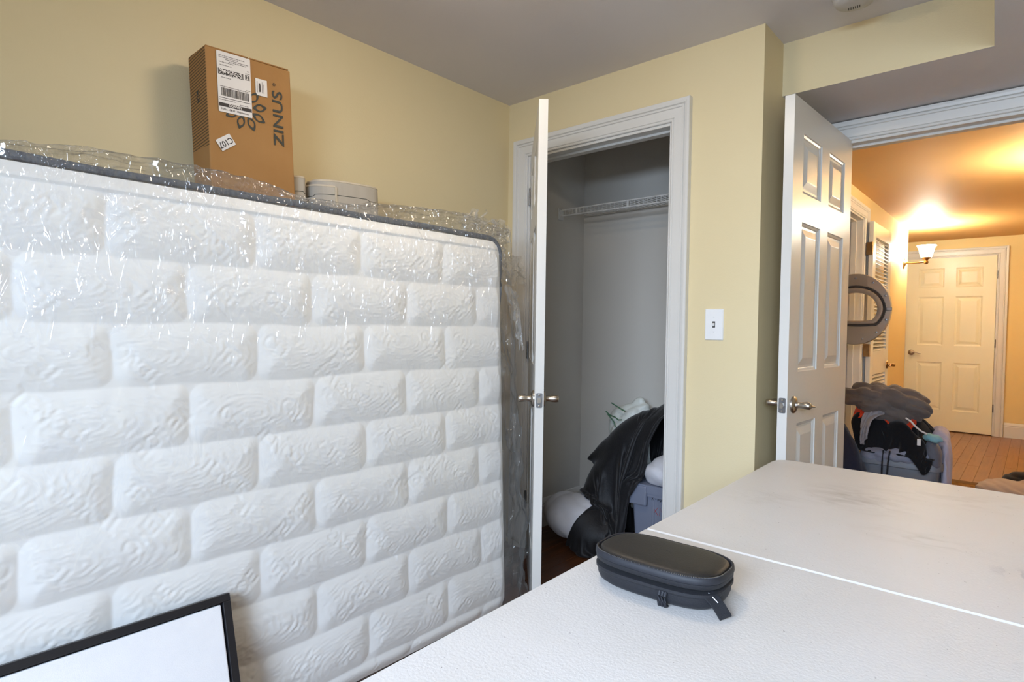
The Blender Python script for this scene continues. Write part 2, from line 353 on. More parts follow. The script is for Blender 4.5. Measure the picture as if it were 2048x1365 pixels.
# ------------------------------------------------------------------ doors
def six_panel(root, W, H, T, pm='door'):
    """local: x 0..W from the hinge, y -T/2..T/2, z 0..H"""
    st, ms = .112*W/.8, .105*W/.8
    pw = (W-2*st-ms)/2
    xs = [(st, st+pw), (st+pw+ms, W-st)]
    k = H/2.03
    zs = [(.235*k, .80*k), (1.00*k, 1.575*k), (1.685*k, 1.91*k)]
    bm = B(); h = T/2
    for a, b in ((0, st), (st+pw, st+pw+ms), (W-st, W)): box(bm, a, b, -h, h, 0, H)
    for x0, x1 in xs:
        zz = [0]+[q for p in zs for q in p]+[H]
        for i in range(0, 8, 2): box(bm, x0, x1, -h, h, zz[i], zz[i+1])
    bmesh.ops.remove_doubles(bm, verts=bm.verts[:], dist=1e-5)
    obj('slab', bm, pm, root)
    prof = [(0, 0), (.003, -.004), (.010, -.0065), (.014, -.0095), (.022, -.0095), (.026, -.0085), (.050, -.0015), (.053, -.0012)]
    for x0, x1 in xs:
        for z0, z1 in zs:
            bm = B()
            for sg in (-1, 1):
                rings = []
                for i, d in prof: rings.append([bm.verts.new((x, sg*(h+d), z)) for x, z in ((x0+i, z0+i), (x1-i, z0+i), (x1-i, z1-i), (x0+i, z1-i))])
                for a, b in zip(rings, rings[1:]):
                    for q in range(4): bm.faces.new((a[q], a[(q+1) % 4], b[(q+1) % 4], b[q]))
                bm.faces.new(rings[-1])
            obj('panel', bm, pm, root)
def lever(root, x, z, T, side, m='nickel', toward=-1, keyed=False):
    """side +1/-1 along y; the arm runs along -x (to the hinge)"""
    mt = Matrix.Translation((x, side*T/2, z)) @ Matrix.Rotation(-side*PI/2, 4, 'X')
    bm = B()
    lathe(bm, [(0, .0), (.033, 0), (.033, .004), (.030, .008), (.021, .0115), (.0135, .013), (.0115, .018), (.0115, .030), (.0135, .036), (.0145, .050), (.0135, .060), (.0105, .064), (0, .065)], 28, mt)
    hd = obj('handle', bm, m, root, True)
    pts = []; rad = []
    for i in range(15):
        t = i/14
        pts.append((x+toward*(.004+.098*t), side*(T/2+.052-.016*math.sin(PI*t*.9)), z+.002+.006*math.sin(2*PI*t*.85)-.010*t*t))
        rad.append(.0095*(1-.55*t))
    bm = B(); tube(bm, pts, rad, 10, flat=.8); obj('lever_arm', bm, m, hd, True)
def latch(root, W, z):
    bm = B(); poly_prism(bm, rrect(-.0125, .0125, -.0285, .0285, .005, 3), 0, .0015, lambda a, b, c: (W+c, a, z+b)); p = obj('latch_plate', bm, 'steel', root)
    bm = B(); poly_prism(bm, [(-.007, -.010), (.004, -.010), (.007, 0), (.004, .010), (-.007, .010)], 0, .009, lambda a, b, c: (W+c, a, z+b)); obj('latch_bolt', bm, 'nickel', p)
    for dz in (-.021, .021):
        bm = B(); lathe(bm, [(0, .0005), (.0042, .0005), (.0036, .0022), (0, .0026)], 12, Matrix.Translation((W+.001, 0, z+dz)) @ Matrix.Rotation(PI/2, 4, 'Y')); obj('screw', bm, 'nickel', p)
def hinge(root, x, y, z, m='steel', leaf_x=None, leaf_y=None, hh=.09):
    """knuckle at (x,y), two leaves: one along +-x and one along +-y"""
    bm = B()
    for i in range(5): lathe(bm, [(0, z-hh/2+i*hh/5+.0004), (.0058, z-hh/2+i*hh/5+.0004), (.0058, z-hh/2+(i+1)*hh/5-.0004), (0, z-hh/2+(i+1)*hh/5-.0004)], 12, Matrix.Translation((x, y, 0)))
    h = obj('hinge', bm, m, root, False)
    bm = B()
    if leaf_x: box(bm, min(x, x+leaf_x), max(x, x+leaf_x), y-.001, y+.001, z-hh/2, z+hh/2)
    if leaf_y: box(bm, x-.001, x+.001, min(y, y+leaf_y), max(y, y+leaf_y), z-hh/2, z+hh/2)
    if leaf_x or leaf_y: obj('hinge_leaf', bm, m, h)
    return h
# closet door, swung open until it stands edge-on to the viewer
px_, py_ = -1.962, 2.320                      # hinge corner of the face that looks at the mattress
ang = math.atan2(1.755-py_, -1.449-px_); Wd = .772
hx, hy = px_-.0175*math.sin(ang), py_+.0175*math.cos(ang)
d = thing('door_1', 'white panelled closet door standing open edge-on beside the mattress', 'door', (hx, hy, .008), (0, 0, ang), kind='structure')
six_panel(d, Wd, 2.03, .035); lever(d, Wd-.062, .872, .035, 1); lever(d, Wd-.062, .872, .035, -1); latch(d, Wd, .872)
for z in (.255, 1.035, 1.825): hinge(d, -.004, -.0215, z, leaf_x=.03)
# entry door, open along the alcove wall
hx, hy = -.672, 3.055
fx, fy = -.702, 2.3045
ang = math.atan2(fy-hy, fx-hx); Wd = math.hypot(fy-hy, fx-hx)
d = thing('door_2', 'white six-panel entry door open against the narrow alcove wall', 'door', (hx, hy, .008), (0, 0, ang), kind='structure')
six_panel(d, Wd, 2.027, .035); lever(d, Wd-.062, .876, .035, 1); lever(d, Wd-.062, .876, .035, -1); latch(d, Wd, .876)
for z in (.255, 1.03, 1.82): hinge(d, -.004, -.0215, z, leaf_x=.03)
# hall end door
d = thing('door_3', 'cream six-panel door closed at the far end of the hall', 'door', (HD1-.014, YHE+.004, .012), (0, 0, PI), kind='structure')
six_panel(d, HD1-HD0-.028, 2.015, .035, 'halldoor'); lever(d, HD1-HD0-.028-.062, .90, .035, 1, toward=-1)
for z in (.30, 1.03, 1.80): hinge(d, -.006, .020, z, 'steel')
# louvred laundry door folded back along the hall wall
LW = .74
d = thing('door_4', 'white louvred laundry door folded back along the hall wall', 'door', (XH+.0525, LY1+.01, .012), (0, 0, PI/2), kind='structure')
T = .033; H = 2.015; st = .105
for nm, q in (('stile', (0, st, 0, H)), ('stile', (LW-st, LW, 0, H)), ('rail', (st, LW-st, 0, .2)), ('rail', (st, LW-st, .80, .99)), ('rail', (st, LW-st, H-.115, H))):
    bm = B(); box(bm, q[0], q[1], -T/2, T/2, q[2], q[3], bev=.002, seg=1); obj(nm, bm, 'door', d)
slat = None
for z0, z1 in ((.2, .80), (.99, H-.115)):
    n = int((z1-z0)/.030); 
    for i in range(n):
        if slat is None:
            bm = B(); box(bm, st, LW-st, -.019, .019, -.0035, .0035, bev=.002, seg=1)
            bmesh.ops.rotate(bm, verts=bm.verts[:], matrix=Matrix.Rotation(math.radians(38), 3, 'X')); slat = obj('slat', bm, 'door', d); o = slat
        else:
            o = bpy.data.objects.new('slat', slat.data); COL.objects.link(o); o.parent = d
        o.location = (0, 0, z0+(z1-z0)*(i+.5)/n)
lever(d, LW-.05, .86, T, -1, m='brass', toward=-1)
for z in (.25, 1.0, 1.80):
    h = hinge(d, -.012, -.012, z, 'brass', hh=.1)
    bm = B(); box(bm, -.0015, .0005, -.014, .016, z-.05, z+.05); obj('hinge_leaf', bm, 'brass', h)
    bm = B(); box(bm, -.0135, -.0105, -.012, .030, z-.05, z+.05); obj('hinge_leaf', bm, 'brass', h)

# window in the rear wall (lets the daylight in)
wn = thing('window_1', 'white framed double window behind the viewer', 'window', (0, 0, 0), kind='structure')
M['glass'] = plastic_film('window_glass', 0.0, .02, 3, 0.0)
for q in ((WX0, WX1, WZ0, WZ0+.05), (WX0, WX1, WZ1-.05, WZ1), (WX0, WX0+.05, WZ0+.05, WZ1-.05), (WX1-.05, WX1, WZ0+.05, WZ1-.05), ((WX0+WX1)/2-.03, (WX0+WX1)/2+.03, WZ0+.05, WZ1-.05)):
    bm = B(); box(bm, q[0], q[1], YR-.10, YR-.03, q[2], q[3], bev=.004, seg=1); obj('sash_bar', bm, 'trim', wn)
for a, b in ((WX0+.05, (WX0+WX1)/2-.03), ((WX0+WX1)/2+.03, WX1-.05)):
    bm = B(); box(bm, a, b, YR-.068, YR-.064, WZ0+.05, WZ1-.05); obj('pane', bm, 'glass', wn)

# ------------------------------------------------------------------ mattress leaning on the left side of the room
M['quilt'] = mat('white_quilted_knit', (247, 247, 246), .85, spec=.15, sheen=.25, bump=(900, .0003, 2))
M['border'] = mat('grey_mattress_border', (86, 92, 102), .8, var=(60, (72, 78, 88), .2), bump=(400, .0004, 2))
M['tagcloth'] = mat('grey_label_cloth', (150, 150, 168), .8, var=(80, (160, 160, 176), .2))
LEAN = math.radians(2.3)
MY = .755
mt = thing('mattress', 'thick white quilted mattress leaning on its side along the left wall', 'mattress', (-1.575, MY, .011), (0, -LEAN, 0))
def rounded_slab(bm, x0, x1, hy, z0, z1, r, bev):
    pts = rrect(-hy, hy, z0, z1, r, 8); rings = []
    for x, ins in ((x0, bev), (x0+bev*.3, bev*.3), (x0+bev, 0), (x1-bev, 0), (x1-bev*.3, bev*.3), (x1, bev)):
        cy, cz = 0, (z0+z1)/2
        rings.append([bm.verts.new((x, y-math.copysign(ins, y), z-math.copysign(ins, z-cz))) for y, z in pts])
    n = len(pts)
    for a, b in zip(rings, rings[1:]):
        for i in range(n): bm.faces.new((a[i], a[(i+1) % n], b[(i+1) % n], b[i]))
    bm.faces.new(rings[0]); bm.faces.new(rings[-1])
bm = B(); rounded_slab(bm, -.25, -.022, 1.000, 0, 1.512, .075, .03); obj('border', bm, 'border', mt, True)
for xx in (-.012, -.242):
    bm = B(); pts = rrect(-1.003, 1.003, .006, 1.512, .07, 8); fine = []
    for (a, b), (c, d_) in zip(pts, pts[1:]+pts[:1]):
        k_ = max(1, int(math.hypot(c-a, d_-b)/.06))
        fine += [(a+(c-a)*i/k_, b+(d_-b)*i/k_) for i in range(k_)]
    rad = [.0045+.0055*min(1, max(0, (z-1.22)/.2))*(1+.35*mnoise.noise(Vector((y*7, z*5, 2)))) for y, z in fine]
    tube(bm, [(xx-.002-(.020*min(1, max(0, (1.30-z)/.12)) if xx > -.1 else 0), y, z+.004*mnoise.noise(Vector((y*4, 1, 0)))) for y, z in fine], rad, 8, closed=True); obj('piping', bm, 'border', mt, True)
# quilted face: brick-shaped pillows with pressed-in lettering and fine puckers
st_ = .0034
ys = np.arange(-.996, .9961, st_); zs = np.arange(.016, 1.5001, st_)
Y, Z = np.meshgrid(ys, zs)
PW, PH = .347, .155
row = np.floor((1.463-Z)/PH).astype(int)
offs = np.where(row % 2 == 0, -.36, -.535)
wob = .013*pn(Y*4.3, Z*4.3)+.004*pn(Y*11, Z*11); wob2 = .010*pn(Y*3.6+9, Z*3.6+3)+.003*pn(Y*12, Z*12+4)
ub = (Y+wob-offs)/PW; ci = np.floor(ub).astype(int); u = (ub-ci)*2-1
vb = (1.463-(Z+wob2))/PH; v = (vb-np.floor(vb))*2-1
row2 = np.floor(vb).astype(int)
rr_ = .036; qx_ = np.abs(u)*PW/2-(PW/2-rr_); qv_ = np.abs(v)*PH/2-(PH/2-rr_)
sdb = -(np.hypot(np.maximum(qx_, 0), np.maximum(qv_, 0))+np.minimum(np.maximum(qx_, qv_), 0)-rr_)      # >0 inside a pillow
ins = np.clip(sdb, 0, None)
hx_ = 1-(1-np.clip(ins/.076, 0, 1))**1.9; hv_ = np.ones_like(hx_)
Hh = .0145*hx_
top_band = (Z > 1.463)
Hh = np.where(top_band, .008*np.clip(1-((Z-1.463)/.045-.35)**2*1.5, 0, 1), Hh)
# puckers: arcs round a wandering centre in each pillow
hsh = np.sin(ci*12.9898+row2*78.233)*43758.5453; hsh = hsh-np.floor(hsh)
hs2 = np.sin(ci*39.34+row2*11.13)*24634.63; hs2 = hs2-np.floor(hs2)
cy_ = (hsh-.5)*.24; cz_ = (hs2-.5)*.08
ly = u*PW/2-cy_; lz = -v*PH/2-cz_
dist = np.sqrt((ly*.55)**2+(lz*1.3)**2)+.010*fbm(Y*16, Z*16, 3)+.004*pn(Y*60, Z*60)
arc = np.sin(2*PI*dist/.0125)
brk = np.clip(.55+1.3*pn(Y*30+5, Z*55), 0, 1)
pk = .0008*arc*brk + .0015*fbm(Y*30, Z*62+3, 3)
Hh = Hh + pk*np.clip(hx_*1.6-.12, 0, 1)
# lettering
SEG = {'T': [((0, 1), (.72, 1)), ((.36, 1), (.36, 0))], 'E': [((0, 0), (0, 1)), ((0, 1), (.6, 1)), ((0, .5), (.48, .5)), ((0, 0), (.62, 0))],
       'N': [((0, 0), (0, 1)), ((0, 1), (.72, 0)), ((.72, 0), (.72, 1))], 'L': [((0, 1), (0, 0)), ((0, 0), (.58, 0))],
       'C': [((.42+.42*math.cos(a), .5+.5*math.sin(a)), (.42+.42*math.cos(a+.5), .5+.5*math.sin(a+.5))) for a in [.75+.49*i for i in range(10)]]}
WID = {'T': .9, 'E': .82, 'N': .95, 'C': 1.0, 'L': .8}
def press_word(yc, zc, ang, hgt, depth, part):
    global Hh
    x = 0; segs = []
    for ch in part:
        segs += [((a[0]+x, a[1]), (b[0]+x, b[1])) for a, b in SEG[ch]]; x += WID[ch]
    R_ = hgt*(x/2+.8)
    i0, i1 = np.searchsorted(ys, [yc-R_, yc+R_]); j0, j1 = np.searchsorted(zs, [zc-R_, zc+R_])
    if i1-i0 < 2 or j1-j0 < 2: return
    yy = Y[j0:j1, i0:i1]-yc; zz = Z[j0:j1, i0:i1]-zc
    c, s = math.cos(ang), math.sin(ang)
    a = (yy*c+zz*s)/hgt+x/2; b = (-yy*s+zz*c)/hgt+.5
    dm = np.full(a.shape, 9.)
    for (p, q) in segs:
        dx, dy = q[0]-p[0], q[1]-p[1]; L2 = dx*dx+dy*dy+1e-9
        t = np.clip(((a-p[0])*dx+(b-p[1])*dy)/L2, 0, 1)
        dm = np.minimum(dm, np.hypot(a-p[0]-t*dx, b-p[1]-t*dy))
    wdt = .0042/hgt
    Hh[j0:j1, i0:i1] -= depth*np.exp(-(dm/wdt)**2) - depth*.45*np.exp(-((dm-2.2*wdt)/(wdt*1.2))**2)
RW = random.Random(21)
for k in range(0, 10):
    zc = 1.463-PH*(k+.5); of = -.36 if k % 2 == 0 else -.535
    for n in range(-3, 6):
        y0 = of+PW*(n+.5)
        if abs(y0) > 1.02: continue
        for q in range(2):
            up = RW.choice((1, 1, -1)); an = RW.choice((38, 42, -40, -44)); 
            if up < 0: an += 180
            press_word(y0+(-.085 if q == 0 else .085)+RW.uniform(-.04, .04), zc+RW.uniform(-.04, .04), math.radians(an), .034, .0013, RW.choice(('TENCEL', 'CEL', 'TENC', 'TENCE', 'TE')))
# fall away at the seam (rounded rectangle)
rc = .066
qy = np.abs(Y)-(1.004-rc); qz = np.abs(Z-.7575)-(.7515-rc)
sd = np.hypot(np.maximum(qy, 0), np.maximum(qz, 0))+np.minimum(np.maximum(qy, qz), 0)-rc     # <0 inside
e = np.clip(-sd/.05, 0, 1); e = e*e*(3-2*e)
Xf = -.012+e*(.012+Hh); Xf = np.where(sd > -.004, -.022, Xf)
pan = obj('quilted_face', grid_mesh('quilted_face', np.stack([Xf, Y, Z], -1)), 'quilt', mt, True)

# clear plastic bag round the mattress
M['film'] = plastic_film('clear_plastic_film', .07, .06, 15, .014, .06)
M['film2'] = plastic_film('crumpled_plastic_film', .26, .14, 40, .004)
bag = thing('plastic_bag', 'clear crinkled plastic bag wrapped around the mattress', 'plastic bag', (-1.575, MY, .011), (0, -LEAN, 0))
yy = np.concatenate([np.linspace(-1.06, 1.02, 260), np.full(40, 1.02)]); wx = np.concatenate([np.zeros(260), np.linspace(.025, 1, 40)])
zz = np.concatenate([np.linspace(.0, 1.0, 190), np.full(36, 1.0)]); wz = np.concatenate([np.zeros(190), np.linspace(.03, 1, 36)])
YY, ZZ = np.meshgrid(yy, zz); WX, WZ = np.meshgrid(wx, wz)
wy = YY+MY
topz = 1.514+np.interp(wy, [.0, .2, .4, .58, .75, .87, 1.03, 1.2, 1.4, 1.55, 1.75], [.016, .018, .03, .042, .030, .012, .016, .042, .056, .052, .03])+.008*fbm(YY*4.5, YY*0+2, 3)
zc = ZZ*topz
big = .010*np.abs(fbm(YY*2.2, zc*1.2, 3)); fold = fbm(YY*9+1.5*pn(YY*3, zc*3), zc*2.6, 4)
near_top = np.exp(-((1.53-zc)/.17)**2)
cr = np.abs(fbm(YY*11+zc*7, zc*9-YY*4, 3))
X = .026+big+.006*fold+near_top*(.016-.030*cr)
t = np.maximum(WX, WZ)
tz = np.where(WZ > 0, WZ, 0)
back = .30
Xb = np.where((WX > 0) | (WZ > 0), X-back*t, X)
Yb = YY+np.where(WX > 0, (.03+.15*np.clip(1.3-zc, 0, 1)**.6)*np.sin(PI*np.clip(WX*1.05, 0, 1))**.7*(1+.6*fbm(WX*6, zc*5, 3))+.012*fbm(WX*9, zc*12, 3), 0)
Zb = zc+np.where(WZ > 0, .010*np.sin(PI*WZ)**.7*(1+.9*fbm(YY*5, WZ*4, 3))-.06*WZ**2+.008*fbm(YY*16, WZ*9, 3), 0)
fb_ = obj('sheet', grid_mesh('sheet', np.stack([Xb, Yb, Zb], -1)), 'film', bag, True)
def crumple(name, org, du, dv, nu, nv, amp, fr, seed, taper=(0, 0), m='film2'):
    u = np.linspace(0, 1, nu); v_ = np.linspace(0, 1, nv); Uu, Vv = np.meshgrid(u, v_)
    wdt = 1-taper[0]*Vv-taper[1]*(1-Vv)
    Uc = .5+(Uu-.5)*wdt*(1+.45*fbm(Vv*2.5+seed, Uu*0+seed, 3))
    Ve = Vv*(1+.30*fbm(Uu*3+seed, Uu*0+3, 3))
    du, dv = np.array(du), np.array(dv); nrm = np.cross(du, dv); nrm = nrm/np.linalg.norm(nrm)
    hh = amp*(np.abs(fbm(Uu*fr+seed, Vv*fr*1.2, 3))*2-.6)+amp*.7*fbm(Uu*2+seed, Vv*2+5, 2)
    P = np.array(org)+Uc[..., None]*du+Ve[..., None]*dv+hh[..., None]*nrm
    return obj(name, grid_mesh(name, P), m, bag, True)
crumple('loose_end', (-.03, .80, 1.505), (-.08, .24, .05), (-.03, .03, .10), 70, 48, .024, 2.6, 2.1, (.2, .0))
crumple('loose_end', (-.07, .97, 1.45), (-.12, .25, .03), (.0, .05, .16), 70, 48, .032, 2.6, 7.7, (.2, .0))
crumple('loose_end', (-.09, 1.03, 1.46), (-.10, .29, .03), (.02, .03, -.12), 70, 48, .028, 2.6, 4.3, (.15, .0))
crumple('loose_end', (.0, 1.025, 1.33), (-.03, .10, -.04), (.0, .045, -.24), 44, 70, .018, 2.6, 9.2, (.75, .0))
crumple('loose_end', (-.20, 1.06, 1.42), (-.02, .19, .0), (.04, -.02, -.48), 36, 70, .025, 3, 12.2, (.4, .0), 'film')
crumple('loose_end', (-.22, 1.05, .98), (.08, .16, .0), (.0, .0, -.90), 36, 100, .03, 4, 15.2, (.05, .35), 'film')

# ------------------------------------------------------------------ tall cardboard box behind the mattress
M['card'] = mat('corrugated_cardboard', (172, 131, 84), .8, spec=.2, var=(6, (160, 116, 68), .3), bump=(40, .0008, 3))
M['ink'] = mat('dark_print_ink', (52, 56, 52), .7, var=(40, (60, 62, 58), .2))
M['paper'] = mat('white_label_paper', (226, 222, 220), .6, var=(20, (218, 214, 212), .2))
M['inkblack'] = mat('black_label_ink', (44, 38, 38), .7, var=(200, (70, 64, 64), .2))
M['inkgrey'] = mat('grey_label_ink', (128, 122, 122), .7, var=(200, (150, 144, 144), .2))
mst = mat('striped_cardboard', (160, 118, 72), .8, spec=.2); M['cardstripe'] = mst
N, L = mst.node_tree.nodes, mst.node_tree.links
tc = N.new('ShaderNodeTexCoord'); wv = N.new('ShaderNodeTexWave'); wv.bands_direction = 'Z'; wv.inputs['Scale'].default_value = 34; wv.inputs['Distortion'].default_value = .4
mp = N.new('ShaderNodeMapping'); mp.inputs['Rotation'].default_value = (0, math.radians(5), 0)
rp = N.new('ShaderNodeValToRGB'); rp.color_ramp.elements[0].position = .28; rp.color_ramp.elements[1].position = .4
rp.color_ramp.elements[0].color = (*lin((92, 74, 52)), 1); rp.color_ramp.elements[1].color = (*lin((160, 118, 72)), 1)
L.new(tc.outputs['Object'], mp.inputs[0]); L.new(mp.outputs[0], wv.inputs['Vector']); L.new(wv.outputs[0], rp.inputs[0]); L.new(rp.outputs[0], N['Principled BSDF'].inputs['Base Color'])
cb = thing('cardboard_box', 'tall brown cardboard box standing upright between the mattress and wall', 'cardboard box', (-1.94, .819, .0), (math.radians(2.7), 0, 0))
BW, BD, BH = .279, .135, 2.03
bm = B(); box(bm, -BD, 0, 0, BW, 0, BH-.004, bev=.004, seg=2)
bmesh.ops.subdivide_edges(bm, edges=[e for e in bm.edges if e.calc_length() > .5], cuts=26, use_grid_fill=True)
bm.normal_update()
for vtx in bm.verts:
    p = vtx.co; f = .0025*mnoise.noise(Vector((p.x*8, p.y*9, p.z*7)))
    if p.x > -.01: p.x += f-.004*math.exp(-((p.z-1.70)/.012)**2)
    if p.z > BH-.03: p.z += .006*mnoise.noise(Vector((p.x*16, p.y*12, 3)))
for f in bm.faces: f.material_index = 1 if f.normal.y < -.7 and f.calc_center_median().z > 1.70 else 0
obj('body', bm, ['card', 'cardstripe'], cb)
for y0, y1 in ((.004, .136), (.141, BW-.004)):
    bm = B(); box(bm, -BD+.004, -.004, y0, y1, BH-.004, BH, bev=.001, seg=1); obj('top_flap', bm, 'card', cb)
FR = Matrix(((0, 0, 1, 0), (1, 0, 0, 0), (0, 1, 0, 0), (0, 0, 0, 1)))        # text plane -> the box face looking into the room
def face_text(s, size, y, z, rot, m, x=.0022, parent=None, bold=0., xs=1., name='lettering', align='CENTER'):
    me = text_mesh(s, size, .0003, align, bold, xs); me.transform(Matrix.Translation((x, y, z)) @ FR @ Matrix.Rotation(rot, 4, 'Z')); return obj(name, me, m, parent or cb)
def face_bars(rects, m, x, parent, name):
    bm = B()
    for a, b, c, d_ in rects: box(bm, x-.0002, x+.0004, a, b, c, d_)
    o = obj(name, bm, m, parent)
    if len(rects) > 1: o['kind'] = 'stuff'
    return o
face_text('ZINUS', .050, .230, 1.852, PI/2, 'ink', bold=.0004, xs=1.30)
face_text('®', .014, .219, 1.962, PI/2, 'ink')
# leaf emblem: a ring of outlined leaves
def leaf(a, r0=.026, r1=.074, wdt=.0125):
    bm = B(); n = 14; outer = []; inner = []
    for s in (1, -1):
        for i in range(n):
            t = i/n if s == 1 else 1-i/n
            rr = r0+(r1-r0)*t; w_ = s*wdt*math.sin(PI*t)**.85; outer.append((rr, w_))
            inner.append((r0+.007+(r1-r0-.014)*t, s*(max(wdt*math.sin(PI*t)**.85-.0042, 0))))
    outer += []; m_ = len(outer)
    def P(q, x): return (x, .117+math.cos(a)*q[0]-math.sin(a)*q[1], 1.862+math.sin(a)*q[0]+math.cos(a)*q[1])
    A = [bm.verts.new(P(q, .0024)) for q in outer]; Bn = [bm.verts.new(P(q, .0024)) for q in inner]
    for i in range(m_): bm.faces.new((A[i], A[(i+1) % m_], Bn[(i+1) % m_], Bn[i]))
    ex = bmesh.ops.extrude_face_region(bm, geom=bm.faces[:])
    bmesh.ops.translate(bm, vec=(-.0008, 0, 0), verts=[g for g in ex['geom'] if isinstance(g, bmesh.types.BMVert)])
    return bm
for i in range(9): obj('leaf_print', leaf(math.radians(12+40*i)), 'ink', cb)
# shipping label
bm = B(); poly_prism(bm, rrect(.033, .139, 1.833, 2.021, .003, 3), .0026, .0032, lambda a, b, c: (c, a, b)); lb = obj('shipping_label', bm, 'paper', cb)
lx = .0034; RB = random.Random(4)
bars = []; y = .043
while y < .130:
    wv_ = RB.choice((.0007, .0011, .0018)); bars.append((y, y+wv_, 1.884, 1.909)); y += wv_+RB.choice((.0007, .001, .0016))
face_bars(bars, 'inkblack', lx, lb, 'barcode')
bars = [(.036, .0385, 1.949, 1.967), (.112, .1145, 1.949, 1.967)]
for i in range(28):
    for j in range(8):
        if RB.random() < .55: bars.append((.040+i*.00252, .040+(i+1)*.00252-.0003, 1.949+j*.00225, 1.949+(j+1)*.00225-.0002))
face_bars(bars, 'inkblack', lx, lb, 'barcode')
def ring_rect(a, b, c, d_, t): return [(a, b, c, c+t), (a, b, d_-t, d_), (a, a+t, c+t, d_-t), (b-t, b, c+t, d_-t)]
face_bars(ring_rect(.121, .135, 1.951, 1.967, .0016), 'inkblack', lx, lb, 'print_box')
face_text('H', .0135, .128, 1.959, 0, 'inkblack', lx, lb, .0006)
face_bars([(.036, .137, 1.877, 1.8785), (.0345, .1375, 1.8505, 1.8615)], 'inkblack', lx, lb, 'print_bar')
face_text('CONVEY', .0105, .085, 1.856, 0, 'paper', lx+.0005, lb, .0003)
face_text('FedEx - 08:30 - Middletown', .0088, .084, 1.8425, 0, 'inkblack', lx, lb, xs=.88)
lines = []
for z, y0, y1 in ((2.008, .04, .12), (2.003, .04, .10), (1.998, .06, .132), (1.993, .07, .125), (1.988, .04, .085), (1.979, .042, .078), (1.941, .045, .075), (1.913, .04, .13), (1.9175, .122, .136), (1.8715, .036, .088), (1.866, .1, .128), (1.971, .122, .136), (1.979, .128, .136)):
    y = y0
    while y < y1: 
        k = RB.uniform(.003, .009); lines.append((y, min(y+k, y1), z-.0011, z+.0011)); y += k+.0015
face_bars(lines, 'inkgrey', lx, lb, 'fine_print')
bm = B(); poly_prism(bm, [(.154, 1.920), (.160, 1.913), (.193, 1.913), (.193, 1.967), (.154, 1.967)], .0026, .0032, lambda a, b, c: (c, a, b)); l2 = obj('small_label', bm, 'paper', cb)
for i in range(5): face_bars([(.159+i*.0055, .159+i*.0055+.0014, 1.922, 1.958-.006*(i % 3))], 'inkgrey', lx, l2, 'fine_print')
face_bars([(.1665, .170, 1.925, 1.953)], 'inkblack', lx, l2, 'fine_print')
a_ = math.radians(34); ca, sa = math.cos(a_), math.sin(a_)
bm = B(); poly_prism(bm, [(.050+ca*u*.026-sa*v*.0185, 1.739+sa*u*.026+ca*v*.0185) for u, v in ((-1, -1), (1, -1), (1, 1), (-1, 1))], .0026, .0032, lambda a, b, c: (c, a, b)); l3 = obj('sticker', bm, 'paper', cb)
face_text('C107', .026, .050, 1.738, a_+PI, 'inkblack', lx, l3, .0003, .86)
# emblem on the narrow side
for i in range(6):
    a = i*PI/3; bm = B(); 
    tube(bm, [(-BD/2+.010*math.cos(a+.0)*t+.006*math.sin(PI*t)*-math.sin(a), -.0005, 1.885+.02*math.sin(a)*t+.006*math.sin(PI*t)*math.cos(a)) for t in (.3, .5, .75, 1.0)], .0016, 5); obj('leaf_print', bm, 'ink', cb)

# rolled mats behind the mattress
M['mat'] = mat('plank_print_mat', (168, 158, 144), .75, var=(2.2, (196, 190, 180), .35), stretch=(6, 6, .5))
N, L = M['mat'].node_tree.nodes, M['mat'].node_tree.links
M['matedge'] = mat('pale_foam_edge', (205, 194, 176), .85, var=(60, (190, 178, 158), .2), bump=(300, .0008, 2))
def rolled(name, label, cx, cy, a, b, z1, turns, grow, th=.011, drop=.0, start=0.):
    root = thing(name, label, 'rolled mat', (cx, cy, .004), (math.radians(2.7), 0, 0), group='rolled mats behind the mattress')
    n = int(60*turns); inn = []; out = []; zt = []
    for i in range(n+1):
        t = i/n; ph = start+2*PI*turns*t; g = 1-grow*(1-t)
        ux, uy = abs(math.cos(ph))**.72*math.copysign(1, math.cos(ph)), abs(math.sin(ph))**.72*math.copysign(1, math.sin(ph))
        p = Vector((a*g*ux, b*g*uy)); q = Vector(((a*g-th)*ux, (b*g-th)*uy))
        out.append(p); inn.append(q); zt.append(z1-drop*max(0, t-.55)/.45)
    bm = B(); top = B()
    V = [[bm.verts.new((p.x, p.y, z)) for p, z in ((out[i], .002), (out[i], zt[i]-.006), (inn[i], zt[i]-.006), (inn[i], .002))] for i in range(n+1)]
    for i in range(n):
        for k in range(4): bm.faces.new((V[i][k], V[i][(k+1) % 4], V[i+1][(k+1) % 4], V[i+1][k]))
    bm.faces.new(V[0]); bm.faces.new(V[-1][::-1])
    obj('sheet', bm, 'mat', root, True)
    tube(top, [((out[i].x+inn[i].x)/2, (out[i].y+inn[i].y)/2, zt[i]-.006) for i in range(n+1)], th*.62, 6); obj('bound_edge', top, 'matedge', root, True)
    e_ = B(); tube(e_, [((out[-1].x+inn[-1].x)/2, (out[-1].y+inn[-1].y)/2, .002+(zt[-1]-.008)*k/12) for k in range(13)], th*.72, 6); obj('bound_edge', e_, 'matedge', root, True)
    for zl in (z1-.055, z1-.30, z1-.62):
        jn = B(); tube(jn, [(out[i].x*1.004, out[i].y*1.004, zl-(.006 if (i//9) % 2 else 0)) for i in range(0, n+1)], .0011, 4); obj('plank_joint', jn, 'ink', root)
    return root
rolled('rolled_mat', 'wide flattened roll of pale plank-print mat behind the mattress', -2.005, 1.328, .085, .148, 1.695, 1.62, .10, drop=.022, start=PI*.62)
rolled('rolled_mat', 'narrow roll of pale plank-print mat tucked beside the cardboard box', -2.02, 1.136, .055, .031, 1.690, 1.3, .14, drop=.0)

